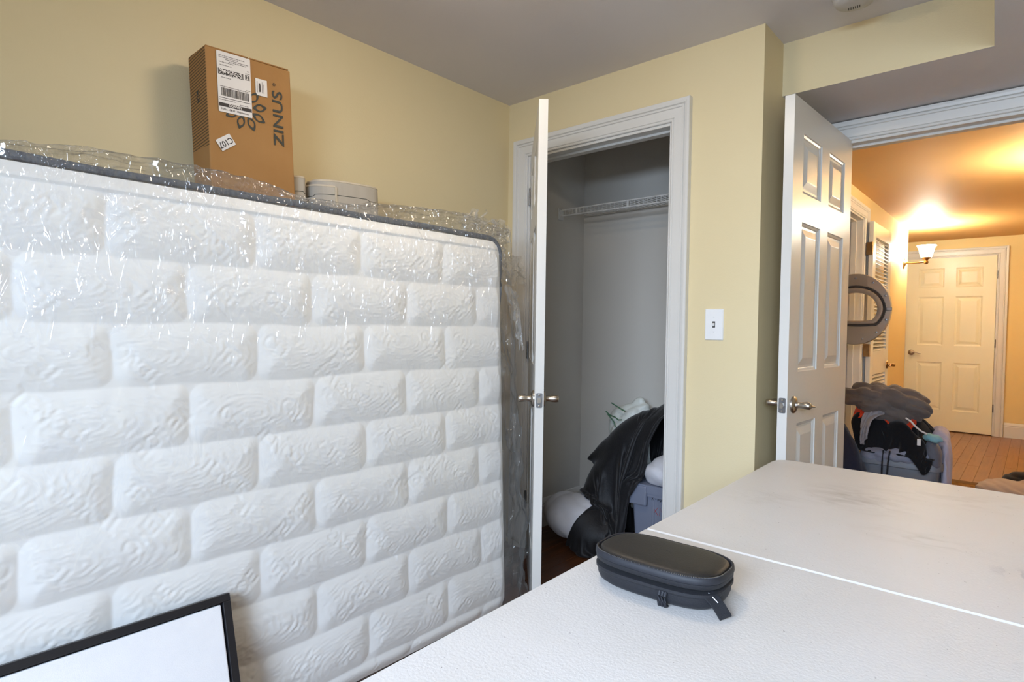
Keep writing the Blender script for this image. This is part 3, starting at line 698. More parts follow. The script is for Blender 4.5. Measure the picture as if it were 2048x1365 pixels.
# ------------------------------------------------------------------ framed blank canvas leaning on the mattress
M['blackwood'] = mat('black_frame_wood', (26, 26, 30), .42, var=(14, (34, 34, 40), .3), stretch=(1, .2, 1))
M['canvas'] = mat('blank_white_canvas', (238, 238, 240), .75, var=(30, (232, 232, 236), .2), bump=(600, .0004, 1))
FH, FW = .487, .80
pf = thing('picture_frame', 'blank white canvas in a thin black frame leaning on the mattress', 'picture frame', (-1.386, .634, .006), (0, -math.radians(17.7), 0))
t = .019
for nm, q in (('frame_rail', (-FW, 0, FH-t, FH)), ('frame_rail', (-FW, 0, 0, t)), ('frame_stile', (-t, 0, t, FH-t)), ('frame_stile', (-FW, -FW+t, t, FH-t))):
    bm = B(); box(bm, -.022, 0, q[0], q[1], q[2], q[3], bev=.0012, seg=1); obj(nm, bm, 'blackwood', pf)
bm = B(); box(bm, -.018, -.004, -FW+t+.004, -t-.004, t+.004, FH-t-.004, bev=.003); obj('canvas', bm, 'canvas', pf)
bm = B(); box(bm, -.021, -.0185, -FW+t-.002, -t+.002, t-.002, FH-t+.002); obj('backing', bm, 'black', pf)

# ------------------------------------------------------------------ folding table in the foreground
def table_mat():
    m = mat('worn_white_plastic', (222, 219, 216), .42, spec=.4)
    N, L = m.node_tree.nodes, m.node_tree.links; b = N['Principled BSDF']
    tc = N.new('ShaderNodeTexCoord')
    def nz(sc, det, dis=0., st=(1, 1, 1)):
        mp = N.new('ShaderNodeMapping'); mp.inputs['Scale'].default_value = st; L.new(tc.outputs['Object'], mp.inputs[0])
        n = N.new('ShaderNodeTexNoise'); n.inputs['Scale'].default_value = sc; n.inputs['Detail'].default_value = det; n.inputs['Distortion'].default_value = dis; L.new(mp.outputs[0], n.inputs['Vector']); return n
    def ramp(n, p0, p1, c0, c1):
        r = N.new('ShaderNodeValToRGB'); r.color_ramp.elements[0].position = p0; r.color_ramp.elements[1].position = p1
        r.color_ramp.elements[0].color = (c0, c0, c0, 1); r.color_ramp.elements[1].color = (c1, c1, c1, 1); L.new(n.outputs[0], r.inputs[0]); return r
    def mix(fac, a, bcol):
        x = N.new('ShaderNodeMixRGB'); L.new(fac, x.inputs[0])
        if isinstance(a, tuple): x.inputs[1].default_value = (*a, 1)
        else: L.new(a, x.inputs[1])
        x.inputs[2].default_value = (*bcol, 1); return x.outputs[0]
    def spot(cx, cy, rx, ry, soft):
        s = N.new('ShaderNodeMapping'); s.vector_type = 'POINT'; s.inputs['Location'].default_value = (-cx/rx, -cy/ry, 0); s.inputs['Scale'].default_value = (1/rx, 1/ry, 0)
        L.new(tc.outputs['Object'], s.inputs[0]); ln = N.new('ShaderNodeVectorMath'); ln.operation = 'LENGTH'; L.new(s.outputs[0], ln.inputs[0])
        mr = N.new('ShaderNodeMapRange'); mr.inputs[1].default_value = 1; mr.inputs[2].default_value = 1-soft; L.new(ln.outputs['Value'], mr.inputs[0]); return mr.outputs[0]
    def mul(a, b_, k=None):
        x = N.new('ShaderNodeMath'); x.operation = 'MULTIPLY'; L.new(a, x.inputs[0])
        if k is not None: x.inputs[1].default_value = k
        else: L.new(b_, x.inputs[1])
        return x.outputs[0]
    base = lin((208, 205, 203))
    c = mix(ramp(nz(3, 5, .5), .45, .75, 0, .5).outputs[0], base, lin((196, 191, 185)))
    grime = ramp(nz(18, 6, 1.2, (.6, 1.4, 1)), .42, .72, 0, 1).outputs[0]
    for cx, cy, rx, ry, k in ((.30, .58, .16, .17, .55), (.12, .42, .12, .10, .3), (.45, .33, .15, .08, .4), (.5, .75, .2, .12, .3)):
        c = mix(mul(mul(grime, spot(cx, cy, rx, ry, .9)), None, k), c, lin((140, 130, 120)))
    c = mix(mul(ramp(nz(160, 2), .73, .76, 0, 1).outputs[0], None, .75), c, lin((120, 112, 110)))
    scr = ramp(nz(26, 6, 1.6, (1, .35, 1)), .48, .55, 0, 1).outputs[0]
    c = mix(mul(mul(scr, spot(.66, .24, .11, .045, .6)), None, .8), c, lin((176, 174, 178)))
    L.new(c, b.inputs['Base Color'])
    bp = N.new('ShaderNodeBump'); bp.inputs['Distance'].default_value = .0005; L.new(nz(260, 3).outputs[0], bp.inputs['Height']); L.new(bp.outputs[0], b.inputs['Normal'])
    return m
M['table'] = table_mat()
M['tubesteel'] = mat('grey_powder_coat', (108, 110, 114), .4, .6, var=(30, (98, 100, 104), .2))
tb = thing('folding_table', 'white plastic fold-in-half table with worn top in the foreground', 'table', (-.617, 1.127, 0), (0, 0, math.radians(1.31)))
TW, TL, TZ = .76, .925, .737
def half(y0, y1, far):
    r = .055; s = .003; pts = []
    def arc(cx, cy, rad, a0): return [(cx+rad*math.cos(math.radians(a0+15*i)), cy+rad*math.sin(math.radians(a0+15*i))) for i in range(7)]
    if far: pts = arc(TW-r, y1-r, r, 0)+arc(r, y1-r, r, 90)+arc(s, y0+s, s, 180)+arc(TW-s, y0+s, s, 270)
    else: pts = arc(TW-s, y1-s, s, 0)+arc(s, y1-s, s, 90)+arc(r, y0+r, r, 180)+arc(TW-r, y0+r, r, 270)
    bm = B(); n = len(pts); cx, cy = TW/2, (y0+y1)/2; rings = []
    def inset(k): 
        return [(x-math.copysign(k, x-cx), y-math.copysign(k, y-cy)) for x, y in pts]
    for k, z in ((.012, TZ-.046), (.003, TZ-.042), (0, TZ-.034), (0, TZ-.006), (.0012, TZ-.0022), (.004, TZ)):
        rings.append([bm.verts.new((x, y, z)) for x, y in inset(k)])
    for a, b in zip(rings, rings[1:]):
        for i in range(n): bm.faces.new((a[i], a[(i+1) % n], b[(i+1) % n], b[i]))
    bm.faces.new(rings[0]); bm.faces.new(rings[-1])
    return bm
obj('top_half', half(.0012, TL, True), 'table', tb); obj('top_half', half(-TL, -.0012, False), 'table', tb)
for s in (1, -1):
    yl = s*.70
    for x in (.075, TW-.075):
        bm = B(); tube(bm, [(x, yl-s*.02, TZ-.05), (x, yl+s*.03, .02), (x, yl+s*.031, .002)], .0135, 10); lg = obj('leg', bm, 'tubesteel', tb, True)
        bm = B(); lathe(bm, [(0, 0), (.017, 0), (.017, .03), (0, .03)], 12, Matrix.Translation((x, yl+s*.03, 0))); obj('foot_cap', bm, 'black', lg)
    for z in (.12, TZ-.09):
        bm = B(); yy_ = yl-s*.02+s*.05*(TZ-.05-z)/(TZ-.07); tube(bm, [(.075, yy_, z), (TW-.075, yy_, z)], .010, 8); obj('cross_bar', bm, 'tubesteel', tb, True)
    bm = B(); tube(bm, [(TW/2, yl-s*.02+s*.02, TZ-.34), (TW/2, s*.16, TZ-.05)], .009, 8); obj('brace', bm, 'tubesteel', tb, True)
for x in (.035, TW-.035):
    bm = B(); box(bm, x-.012, x+.012, -TL+.06, TL-.06, TZ-.062, TZ-.046, bev=.002, seg=1); obj('side_rail', bm, 'tubesteel', tb)

# ------------------------------------------------------------------ zipped case on the table
M['casefab'] = mat('charcoal_woven_case', (18, 19, 25), .7, sheen=.03, var=(120, (24, 25, 32), .2), bump=(700, .0005, 2))
M['caselid'] = mat('dark_leatherette', (29, 27, 26), .48, var=(30, (25, 23, 22), .3), bump=(420, .0003, 2))
M['zip'] = mat('zip_tape', (24, 25, 32), .6, var=(90, (36, 38, 46), .2))
cs = thing('carrying_case', 'small oval dark zipped carrying case lying on the white table', 'case', (-.456, .896, TZ), (0, 0, math.radians(4)))
cs.scale = (.955, .97, .90)
def oval(a, b, n=64, p=3.2):
    o = []
    for i in range(n):
        t_ = 2*PI*i/n; c, s = math.cos(t_), math.sin(t_)
        o.append((a*math.copysign(abs(c)**(2/p), c), b*math.copysign(abs(s)**(2/p), s)))
    return o
CA, CB_ = .113, .074
def rings_mesh(bm, prof, dzf=lambda x, y: 0, cap0=True, cap1=True):
    R_ = []
    for k, z in prof: R_.append([bm.verts.new((x, y, z+dzf(x, y))) for x, y in oval(CA-k, CB_-k)])
    n = 64
    for a, b in zip(R_, R_[1:]):
        for i in range(n): bm.faces.new((a[i], a[(i+1) % n], b[(i+1) % n], b[i]))
    if cap0: bm.faces.new(R_[0][::-1])
    if cap1: bm.faces.new(R_[-1])
bm = B(); rings_mesh(bm, [(.022, 0), (.012, .002), (.005, .008), (.002, .016), (.0015, .024), (.001, .027), (-.0012, .0285), (-.0012, .0335), (.001, .0345), (.010, .0345)]); obj('base', bm, 'casefab', cs, True)
tilt = lambda x, y: .004+.0045*(-y/CB_)*.5 + .006*max(0, -x/CA)*.3
bm = B(); rings_mesh(bm, [(.009, .0335), (.001, .035), (-.0010, .037), (-.0012, .0435), (.0005, .0445)], tilt, True, False)
lid = obj('lid', bm, 'casefab', cs, True)
bm = B(); rings_mesh(bm, [(-.0018, .0445), (-.0026, .047), (-.0018, .0545), (.0005, .0565), (.0022, .0555), (.0030, .050), (.0065, .048)], tilt, False, False); obj('zip_tape', bm, 'zip', lid, True)
bm = B(); rings_mesh(bm, [(.0040, .047), (.0045, .053), (.0065, .0565), (.011, .0590), (.020, .0603), (.045, .0612)], tilt); obj('lid_top', bm, 'caselid', lid, True)
bm = B()
for i, (x, y) in enumerate(oval(CA-.0004, CB_-.0004, 190)):
    if y < .02 and not (-.115 < x < -.02 and y > -.03): 
        z = .0572+tilt(x, y); box(bm, x-.0006, x+.0006, y-.0010, y+.0010, z-.0012, z)
obj('zip_teeth', bm, 'steel', lid)
bm = B()
for i in range(5): box(bm, -.014+i*.006, -.0105+i*.006, -.004+.004*(i % 2), .002+.003*(i % 2), .0652, .0656)
obj('pressed_mark', bm, 'zip', lid)
# elastic loop at the front and pull tab at the corner
bm = B(); lp = [(.033, -CB_-.0005, .0275), (.033, -CB_-.004, .022), (.033, -CB_-.0045, .012), (.033, -CB_-.002, .004), (.033, -CB_+.006, .0012)]
for dx in (-.005, 0, .005): tube(bm, [(x+dx, y, z) for x, y, z in lp], .0028, 8)
obj('elastic_loop', bm, 'zip', cs, True)
bm = B(); P_ = []
for i in range(12):
    s = i/11; P_.append((CA-.022+.036*s, -.046-.006*s, .030*(1-s)**1.2+.008*math.sin(PI*s)+.0008))
for a, b in zip(P_, P_[1:]): pass
L1 = [bm.verts.new((x-.006, y-.009, z)) for x, y, z in P_]; L2 = [bm.verts.new((x+.006, y+.009, z+.004)) for x, y, z in P_]
L3 = [bm.verts.new((x-.006, y-.009, z+.0022)) for x, y, z in P_]; L4 = [bm.verts.new((x+.006, y+.009, z+.0062)) for x, y, z in P_]
for i in range(11):
    for a, b in ((L1, L2), (L2, L4), (L4, L3), (L3, L1)): bm.faces.new((a[i], b[i], b[i+1], a[i+1]))
bm.faces.new((L1[0], L2[0], L4[0], L3[0])); bm.faces.new((L1[-1], L3[-1], L4[-1], L2[-1]))
pt = obj('pull_tab', bm, 'casefab', cs, True)
bm = B(); tube(bm, [P_[2][:2]+(P_[2][2]+.006,), P_[7][:2]+(P_[7][2]+.007,)], .0010, 6); obj('zip_pull', bm, 'steel', pt, True)

# ------------------------------------------------------------------ soft things
def lump(name, ells, m, parent=None, voxel=.01, smooth=6, folds=(), flo=None, noise_amp=.0, noise_sc=8., seed=0., clampx=None, wf=4.5):
    """ellipsoids fused into one skin, then folded; ells: (cx,cy,cz, rx,ry,rz, rotz_deg, roty_deg)
       folds: (direction, wavelength, amplitude, warp)"""
    bm = B()
    for e_ in ells:
        mtx = Matrix.Translation(e_[:3]) @ Matrix.Rotation(math.radians(e_[6] if len(e_) > 6 else 0), 4, 'Z') @ Matrix.Rotation(math.radians(e_[7] if len(e_) > 7 else 0), 4, 'Y') @ Matrix.Diagonal((*e_[3:6], 1))
        bmesh.ops.create_icosphere(bm, subdivisions=3, radius=1, matrix=mtx)
    me = bpy.data.meshes.new('tmp'); bm.to_mesh(me); bm.free()
    o = bpy.data.objects.new('tmp', me); COL.objects.link(o)
    r = o.modifiers.new('r', 'REMESH'); r.mode = 'VOXEL'; r.voxel_size = voxel
    s = o.modifiers.new('s', 'SMOOTH'); s.factor = .5; s.iterations = smooth
    bpy.context.view_layer.update()
    me2 = bpy.data.meshes.new_from_object(o.evaluated_get(bpy.context.evaluated_depsgraph_get()))
    bpy.data.objects.remove(o); bpy.data.meshes.remove(me)
    n = len(me2.vertices); co = np.empty(n*3, np.float32); me2.vertices.foreach_get('co', co); co = co.reshape(-1, 3)
    nr = np.empty(n*3, np.float32); me2.vertex_normals.foreach_get('vector', nr); nr = nr.reshape(-1, 3)
    disp = np.zeros(n)
    if folds or noise_amp:
        w1 = np.array([mnoise.noise_vector(Vector(p)*wf+Vector((seed, seed*2, 0))) for p in co])
        w2 = np.array([mnoise.noise(Vector(p)*wf*2+Vector((seed*3, 1, 7))) for p in co])
        for d_, wl, amp, warp in folds:
            d_ = np.array(d_, float); d_ /= np.linalg.norm(d_)
            ph = (co@d_)/wl+warp*(w1@d_+.6*w1[:, 0]+.45*w2)
            sn = np.sin(PI*ph); disp += amp*(np.sqrt(sn*sn+.02)-.62)*1.5*(.4+1.0*np.clip(w1[:, 2]+.4, 0, 1))
        if noise_amp: disp += noise_amp*np.array([mnoise.noise(Vector(p)*noise_sc+Vector((seed, 0, seed))) for p in co])
    co = co+nr*disp[:, None]
    if flo is not None: co[:, 2] = np.maximum(co[:, 2], flo)
    if clampx is not None: co[:, 0] = np.maximum(co[:, 0], clampx)
    me2.vertices.foreach_set('co', co.reshape(-1)); me2.update()
    return obj(name, me2, m, parent, True)

def drape(nu, nv, wu, wv, start, solids, wvf=None, steps=150, iters=8, seed=1, fric=.55, g=-9.8, dt=.012, bend=.25, zfloor=.0, rad=.004, jit=.006):
    """settle a sheet of nu x nv points (rest size wu x wv) on rounded solids; start(u,v)->(x,y,z)
       solids: ('e', c, r, rotz, roty) ellipsoid | ('b', lo, hi, round) box"""
    R_ = np.random.RandomState(seed)
    U, V = np.meshgrid(np.linspace(0, 1, nu), np.linspace(0, 1, nv))
    P = np.stack(start(U, V), -1).astype(float)
    P += jit*np.stack([fbm(U*7+seed, V*7, 3), fbm(U*7, V*7+seed+5, 3), fbm(U*6+3, V*6+seed, 3)], -1)*2
    Q = P.copy(); du, dv = wu/(nu-1), wv/(nv-1); dd = math.hypot(du, dv)
    if wvf is not None:
        dv = dv*wvf(np.linspace(0, 1, nu)).reshape(1, nu, 1); dd = np.sqrt(du**2+((dv[:, :-1]+dv[:, 1:])/2)**2)
    def con(A, Bv, L, k):
        d = Bv-A; l = np.sqrt((d*d).sum(-1, keepdims=True))+1e-9
        c = d*(.5*k*(l-L)/l); A += c; Bv -= c
    def con_min(A, Bv, L, k):
        d = Bv-A; l = np.sqrt((d*d).sum(-1, keepdims=True))+1e-9
        c = d*(.5*k*np.minimum(l-L, 0)/l); A += c; Bv -= c
    mats = []
    for s in solids:
        if s[0] == 'e':
            a, b = math.radians(s[3]), math.radians(s[4])
            Rz = np.array([[math.cos(a), -math.sin(a), 0], [math.sin(a), math.cos(a), 0], [0, 0, 1]]); Ry = np.array([[math.cos(b), 0, math.sin(b)], [0, 1, 0], [-math.sin(b), 0, math.cos(b)]])
            mats.append((Rz@Ry))
        else: mats.append(None)
    for it in range(steps):
        vel = (P-Q)*.985; Q = P.copy(); P = P+np.clip(vel, -.02, .02); P[..., 2] += g*dt*dt
        for k in range(iters):
            for o in (0, 1):
                con(P[:, o:-1:2], P[:, o+1::2], du, 1.); con(P[o:-1:2], P[o+1::2], dv, 1.)
            for o in (0, 1):
                con(P[o:-1:2, :-1], P[o+1::2, 1:], dd, .5); con(P[o:-1:2, 1:], P[o+1::2, :-1], dd, .5)
            for o in (0, 1, 2, 3):
                a_, b_ = P[:, o:-2:4], P[:, o+2::4]; n_ = min(a_.shape[1], b_.shape[1]); con_min(a_[:, :n_], b_[:, :n_], 2*du*.96, bend)
                a_, b_ = P[o:-2:4], P[o+2::4]; n_ = min(a_.shape[0], b_.shape[0]); con_min(a_[:n_], b_[:n_], 2*dv*.96, bend)
            if k % 2 == 1:
                hit = np.zeros(P.shape[:2], bool)
                for s, m_ in zip(solids, mats):
                    if s[0] == 'e':
                        r = np.array(s[2])+rad; q = ((P-np.array(s[1]))@m_)/r; l = np.sqrt((q*q).sum(-1)); h = l < 1
                        if h.any():
                            qq = q[h]/np.maximum(l[h], .15)[:, None]; P[h] = (qq*r)@m_.T+np.array(s[1]); hit |= h
                    else:
                        lo, hi = np.array(s[1])-rad, np.array(s[2])+rad
                        h = ((P > lo) & (P < hi)).all(-1)
                        if h.any():
                            p = P[h]; dl = np.concatenate([p-lo, hi-p], -1); ax = dl.argmin(-1); i_ = np.arange(len(p))
                            p[i_, ax % 3] = np.where(ax < 3, lo[ax % 3], hi[ax % 3]); P[h] = p; hit |= h
                fl = P[..., 2] < zfloor+rad; P[..., 2] = np.maximum(P[..., 2], zfloor+rad); hit |= fl
                if k >= iters-2: P[hit] = P[hit]+(Q[hit]-P[hit])*fric*np.array([1, 1, .6])
    return P
def cloth_obj(name, P, m, parent=None, thick=.004, sub=1):
    o = obj(name, grid_mesh(name, P), m, parent, True)
    so = o.modifiers.new('thickness', 'SOLIDIFY'); so.thickness = thick; so.offset = 0
    if sub: ss = o.modifiers.new('smooth', 'SUBSURF'); ss.levels = sub; ss.render_levels = sub
    return o

# ------------------------------------------------------------------ closet contents
M['wire'] = mat('white_coated_wire', (222, 222, 220), .4, var=(30, (212, 212, 210), .2))
sh = thing('wire_shelf', 'white coated wire shelf across the closet', 'shelf', (0, 0, 0))
SX0, SX1, SYF, SYB, SZ = XL+.012, -.945, 2.775, 3.02, 1.852
for nm, y, z, r in (('front_rail', SYF, SZ, .0042), ('lip_rail', SYF+.002, SZ-.034, .0042), ('back_rail', SYB, SZ, .0032), ('middle_rail', (SYF+SYB)/2, SZ-.004, .003)):
    bm = B(); tube(bm, [(SX0, y, z), (SX1, y, z)], r, 8); obj(nm, bm, 'wire', sh, True)
bm = B(); x = SX0+.012
while x < SX1:
    tube(bm, [(x, SYF+.002, SZ-.034), (x, SYF-.0005, SZ+.003), (x, SYB, SZ+.003)], .0018, 5); x += .0255
dw = obj('deck_wires', bm, 'wire', sh); dw['kind'] = 'stuff'
for x in (-2.0, -1.66, -1.33, -1.0):
    bm = B(); box(bm, x-.004, x+.004, SYF-.003, SYF+.004, SZ-.036, SZ+.004, bev=.001, seg=1); obj('rail_tie', bm, 'wire', sh)
for x in (SX0-.008+.004, SX1+.006):
    bm = B(); box(bm, x-.0035, x+.0035, SYF-.018, SYF+.035, SZ-.055, SZ+.012, bev=.003); br = obj('wall_bracket', bm, 'wire', sh)
    bm = B(); lathe(bm, [(0, 0), (.005, 0), (.004, .003), (0, .004)], 10, Matrix.Translation((x+.0035 if x < -1.5 else x-.0035, SYF+.008, SZ+.004)) @ Matrix.Rotation(PI/2 if x < -1.5 else -PI/2, 4, 'Y')); obj('screw', bm, 'steel', br)

M['bin'] = mat('grey_bin_plastic', (128, 134, 152), .45, var=(8, (120, 126, 144), .3), bump=(200, .0002, 2))
M['markerblack'] = mat('black_marker', (34, 34, 40), .7, var=(90, (50, 50, 56), .2))
M['markerred'] = mat('red_marker', (150, 52, 56), .7, var=(90, (166, 70, 72), .2))
sb = thing('storage_bin', 'grey plastic storage bin with handwritten marker lettering in the closet', 'storage bin', (-1.275, 2.77, 0), (0, 0, 0))
def taper_box(bm, hx0, hy0, hx1, hy1, z0, z1, r=.02, open_top=False):
    R_ = []
    for hx_, hy_, z in ((hx0-.008, hy0-.008, z0), (hx0, hy0, z0+.01), (hx1, hy1, z1)):
        R_.append([bm.verts.new((x, y, z)) for x, y in rrect(-hx_, hx_, -hy_, hy_, r, 4)])
    n = len(R_[0])
    for a, b in zip(R_, R_[1:]):
        for i in range(n): bm.faces.new((a[i], a[(i+1) % n], b[(i+1) % n], b[i]))
    bm.faces.new(R_[0][::-1])
    if not open_top: bm.faces.new(R_[-1])
bm = B(); taper_box(bm, .215, .15, .235, .165, .004, .37); obj('tub', bm, 'bin', sb)
bm = B()
for (a, z) in (((.250, .178), (.335, .352)), ((.256, .184), (.352, .392))): 
    poly_prism(bm, rrect(-a[0], a[0], -a[1], a[1], .03, 4), z[0], z[1])
obj('rim', bm, 'bin', sb)
bm = B(); box(bm, -.246, -.135, -.192, -.172, .285, .385, bev=.008); obj('handle', bm, 'bin', sb)
for x in (-.11, .11):
    bm = B(); box(bm, x-.006, x+.006, -.166, -.155, .03, .34, bev=.003); obj('rib', bm, 'bin', sb)
def marker(pts_list, m, org, sx, sz, name, r=.0016):
    bm = B()
    for pl in pts_list: tube(bm, [(org[0]+x*sx, org[1], org[2]+z*sz) for x, z in pl], r, 5)
    return obj(name, bm, m, sb)
GL = {'X': [[(0, 1), (.7, 0)], [(.7, 1), (0, 0)]], '-': [[(.1, .5), (.5, .5)]], 'M': [[(0, 0), (.05, 1), (.4, .3), (.75, 1), (.85, 0)]], 'A': [[(0, 0), (.35, 1), (.7, 0)], [(.12, .4), (.6, .4)]],
      'S': [[(.6, .9), (.3, 1), (.08, .8), (.3, .55), (.58, .3), (.35, 0), (0, .12)]]}
def scrawl(word, m, x0, y, z, h, adv, name):
    pl = []; x = 0
    for ch in word:
        pl += [[(px+x, pz+.05*math.sin(7*x+px*3)) for px, pz in st] for st in GL[ch]]; x += adv
    marker(pl, m, (x0, y, z), h, h, name, .0013)
scrawl('X-MAS', 'markerblack', -.117, -.1655, .318, .016, 1.02, 'lettering')
scrawl('XMAS', 'markerred', -.112, -.161, .245, .040, .92, 'lettering')

M['velvet'] = mat('black_velvet_plush', (12, 12, 16), .58, spec=.4, sheen=.14, var=(9, (17, 17, 22), .3), bump=(120, .0012, 3))
def rod(p, q, r, y):
    cx, cz = (p[0]+q[0])/2, (p[1]+q[1])/2; L_ = math.hypot(p[0]-q[0], p[1]-q[1])/2; b_ = -math.degrees(math.atan2(p[1]-q[1], p[0]-q[0]))
    return ('e', (cx, y, cz), (L_, r, r), 0, b_)
SOL = [('b', (-1.54, 2.572, 0), (-1.00, 2.97, .40)), rod((-1.00, .75), (-1.50, .62), .145, 2.78), rod((-1.36, .70), (-1.76, .42), .125, 2.755), rod((-1.62, .50), (-1.80, .12), .115, 2.72),
       ('e', (-1.80, 2.60, .14), (.20, .17, .125), 20, 0), ('e', (-1.72, 2.58, .10), (.17, .14, .09), 15, 0), ('e', (-1.93, 2.63, .13), (.12, .14, .115), 0, 0)]
RR = random.Random(5)
for k in range(20):
    t0_ = RR.uniform(.18, .85); ln = RR.uniform(.10, .19); ph = math.radians(-25+150*(k+.5)/20+RR.uniform(-6, 6))
    ax, az = -1.10-.66*t0_, .75-.40*t0_; Rc = .145-.025*t0_
    cx, cz, cy = ax-.56*math.sin(ph)*Rc, az+.83*math.sin(ph)*Rc, 2.765-math.cos(ph)*Rc
    an = math.radians(34+RR.uniform(-16, 16)); r = RR.uniform(.016, .032)
    SOL.append(('e', (cx, cy, cz), (ln, r, r), RR.uniform(-8, 8), -math.degrees(an)))
def st(u, v):
    x = -1.03-.73*u+.10*(v-.5); z = 1.06-.40*u-.24*u*u-.10*(1-v)**2; y = 2.70-.24*u+(.23+.19*u)*v
    ph = 2*PI*(3.5*v+1.0*u+.8*fbm(u*2.5+3, v*2.5, 2)); s_ = np.sin(ph)*.030
    return x, y, z+s_+.016*np.sin(2*PI*(5*u+v))
bl = cloth_obj('blanket', drape(132, 106, 1.50, 1.0, st, SOL, lambda t: .50+.60*np.clip((t-.44)/.36, 0, 1), steps=75, seed=4, bend=.2, jit=.05, fric=.9, rad=.008), 'velvet', None, .008, 1)
tag(bl, 'black velvety plush blanket heaped over the grey bin in the closet', 'blanket')
M['linen'] = mat('white_cotton', (226, 226, 232), .8, spec=.2, sheen=.1, var=(5, (216, 216, 224), .3), bump=(30, .002, 3))
pl = lump('pillow', [(-1.80, 2.60, .14, .20, .17, .125, 20, 0), (-1.72, 2.58, .10, .17, .14, .09, 15, 0), (-1.93, 2.63, .13, .12, .14, .115, 0, 0)], 'linen', None, .010, 8,
          [((.4, .6, .7), .11, .007, .6)], flo=.002, noise_amp=.012, noise_sc=6, seed=6., clampx=XL+.024)
tag(pl, 'white pillow slumped on the closet floor beneath the black blanket', 'pillow')
p2 = lump('pillow', [(-1.31, 2.68, .46, .16, .12, .085, 0, -14), (-1.22, 2.72, .50, .15, .13, .11, 0, -18)], 'linen', None, .009, 8, [((.5, .3, .8), .10, .006, .6)], flo=.394, noise_amp=.009, noise_sc=7, seed=9.)
tag(p2, 'white pillow squeezed between the grey bin and black blanket', 'pillow')
p3 = lump('folded_sheet', [(-1.80, 2.84, .22, .08, .10, .20, 0, 10)], 'linen', None, .01, 6, [((.6, .2, .5), .07, .008, .5)], flo=.002, noise_amp=.01, seed=4.)
tag(p3, 'bundled white sheet behind the black blanket by the closet wall', 'sheet')
M['greenbag'] = mat('white_printed_poly_bag', (222, 224, 218), .4, var=(7, (206, 210, 202), .3), bump=(34, .005, 3))
M['greenink'] = mat('green_print', (58, 104, 74), .5, var=(40, (74, 118, 88), .2))
gb = thing('poly_bag', 'white plastic bag with green script behind the blanket', 'plastic bag', (0, 0, 0))
lump('bag_body', [(-1.70, 2.90, .585, .125, .075, .155, 0, 12), (-1.75, 2.90, .645, .075, .06, .075, 0, 30), (-1.64, 2.92, .40, .12, .07, .38)], 'greenbag', gb, .0095, 4, [((.8, .1, -.5), .08, .008, .7)], flo=.002, noise_amp=.01, seed=2.)
for pts in ([(-1.808, .690), (-1.78, .672), (-1.745, .665), (-1.72, .652), (-1.70, .655)], [(-1.795, .675), (-1.77, .655), (-1.75, .635), (-1.74, .61)], [(-1.77, .742), (-1.735, .728), (-1.70, .712), (-1.68, .705)]):
    bm = B(); tube(bm, [(x, 2.818+.4*abs(x+1.72)**1.2*.4, z) for x, z in pts], .0035, 6); obj('printed_line', bm, 'greenink', gb, True)

# ------------------------------------------------------------------ wall and ceiling fittings
M['switch'] = mat('white_switch_plastic', (236, 236, 236), .3, var=(20, (230, 230, 230), .2))
M['slotdark'] = mat('dark_slot', (58, 52, 50), .7, var=(20, (50, 46, 44), .2))
ls = thing('light_switch', 'white toggle light switch on the wall right of the closet', 'light switch', (-.980, YB, 1.185))
bm = B(); pts = rrect(-.0385, .0385, -.0635, .0635, .004, 3)
R1 = [[bm.verts.new((x-math.copysign(k, x), -y, z-math.copysign(k, z))) for x, z in pts] for k, y in ((0, 0), (0, .003), (.003, .006))]
for a, b in zip(R1, R1[1:]):
    for i in range(len(pts)): bm.faces.new((a[i], a[(i+1) % len(pts)], b[(i+1) % len(pts)], b[i]))
bm.faces.new(R1[-1]); obj('plate', bm, 'switch', ls)
bm = B(); box(bm, -.0055, .0055, -.0066, -.0058, -.0125, .0125); obj('toggle_slot', bm, 'slotdark', ls)
bm = B(); box(bm, -.0042, .0042, -.017, -.004, -.004, .006, bev=.0015); bmesh.ops.rotate(bm, verts=bm.verts[:], cent=(0, -.006, 0), matrix=Matrix.Rotation(math.radians(26), 3, 'X')); obj('toggle', bm, 'switch', ls)
for dz in (-.0302, .0302):
    bm = B(); lathe(bm, [(.0034, 0), (.0030, .0012), (0, .0015)], 12, Matrix.Translation((0, -.006, dz)) @ Matrix.Rotation(PI/2, 4, 'X')); sc_ = obj('screw', bm, 'switch', ls)
    bm = B(); box(bm, -.0027, .0027, -.0082, -.0072, dz-.0004, dz+.0004); obj('screw_slot', bm, 'slotdark', sc_)
M['offwhite'] = mat('aged_white_plastic', (206, 202, 198), .45, var=(10, (198, 194, 190), .2))
sd_ = thing('smoke_detector', 'round white smoke detector on the ceiling by the bulkhead', 'smoke detector', (-.500, 2.305, ZC))
bm = B(); lathe(bm, [(0, 0), (.072, 0), (.072, -.012), (.068, -.016), (.066, -.030), (.058, -.042), (.030, -.047), (0, -.048)], 40); obj('body', bm, 'offwhite', sd_, True)
for i in range(6):
    bm = B(); box(bm, -.0011, .0011, -.009, .009, -.0012, .0012)
    bmesh.ops.transform(bm, verts=bm.verts[:], matrix=Matrix.Translation((-.022+.0068*i, .020, -.0468)) @ Matrix.Rotation(math.radians(12), 4, 'Z'))
    obj('vent_slot', bm, 'slotdark', sd_)

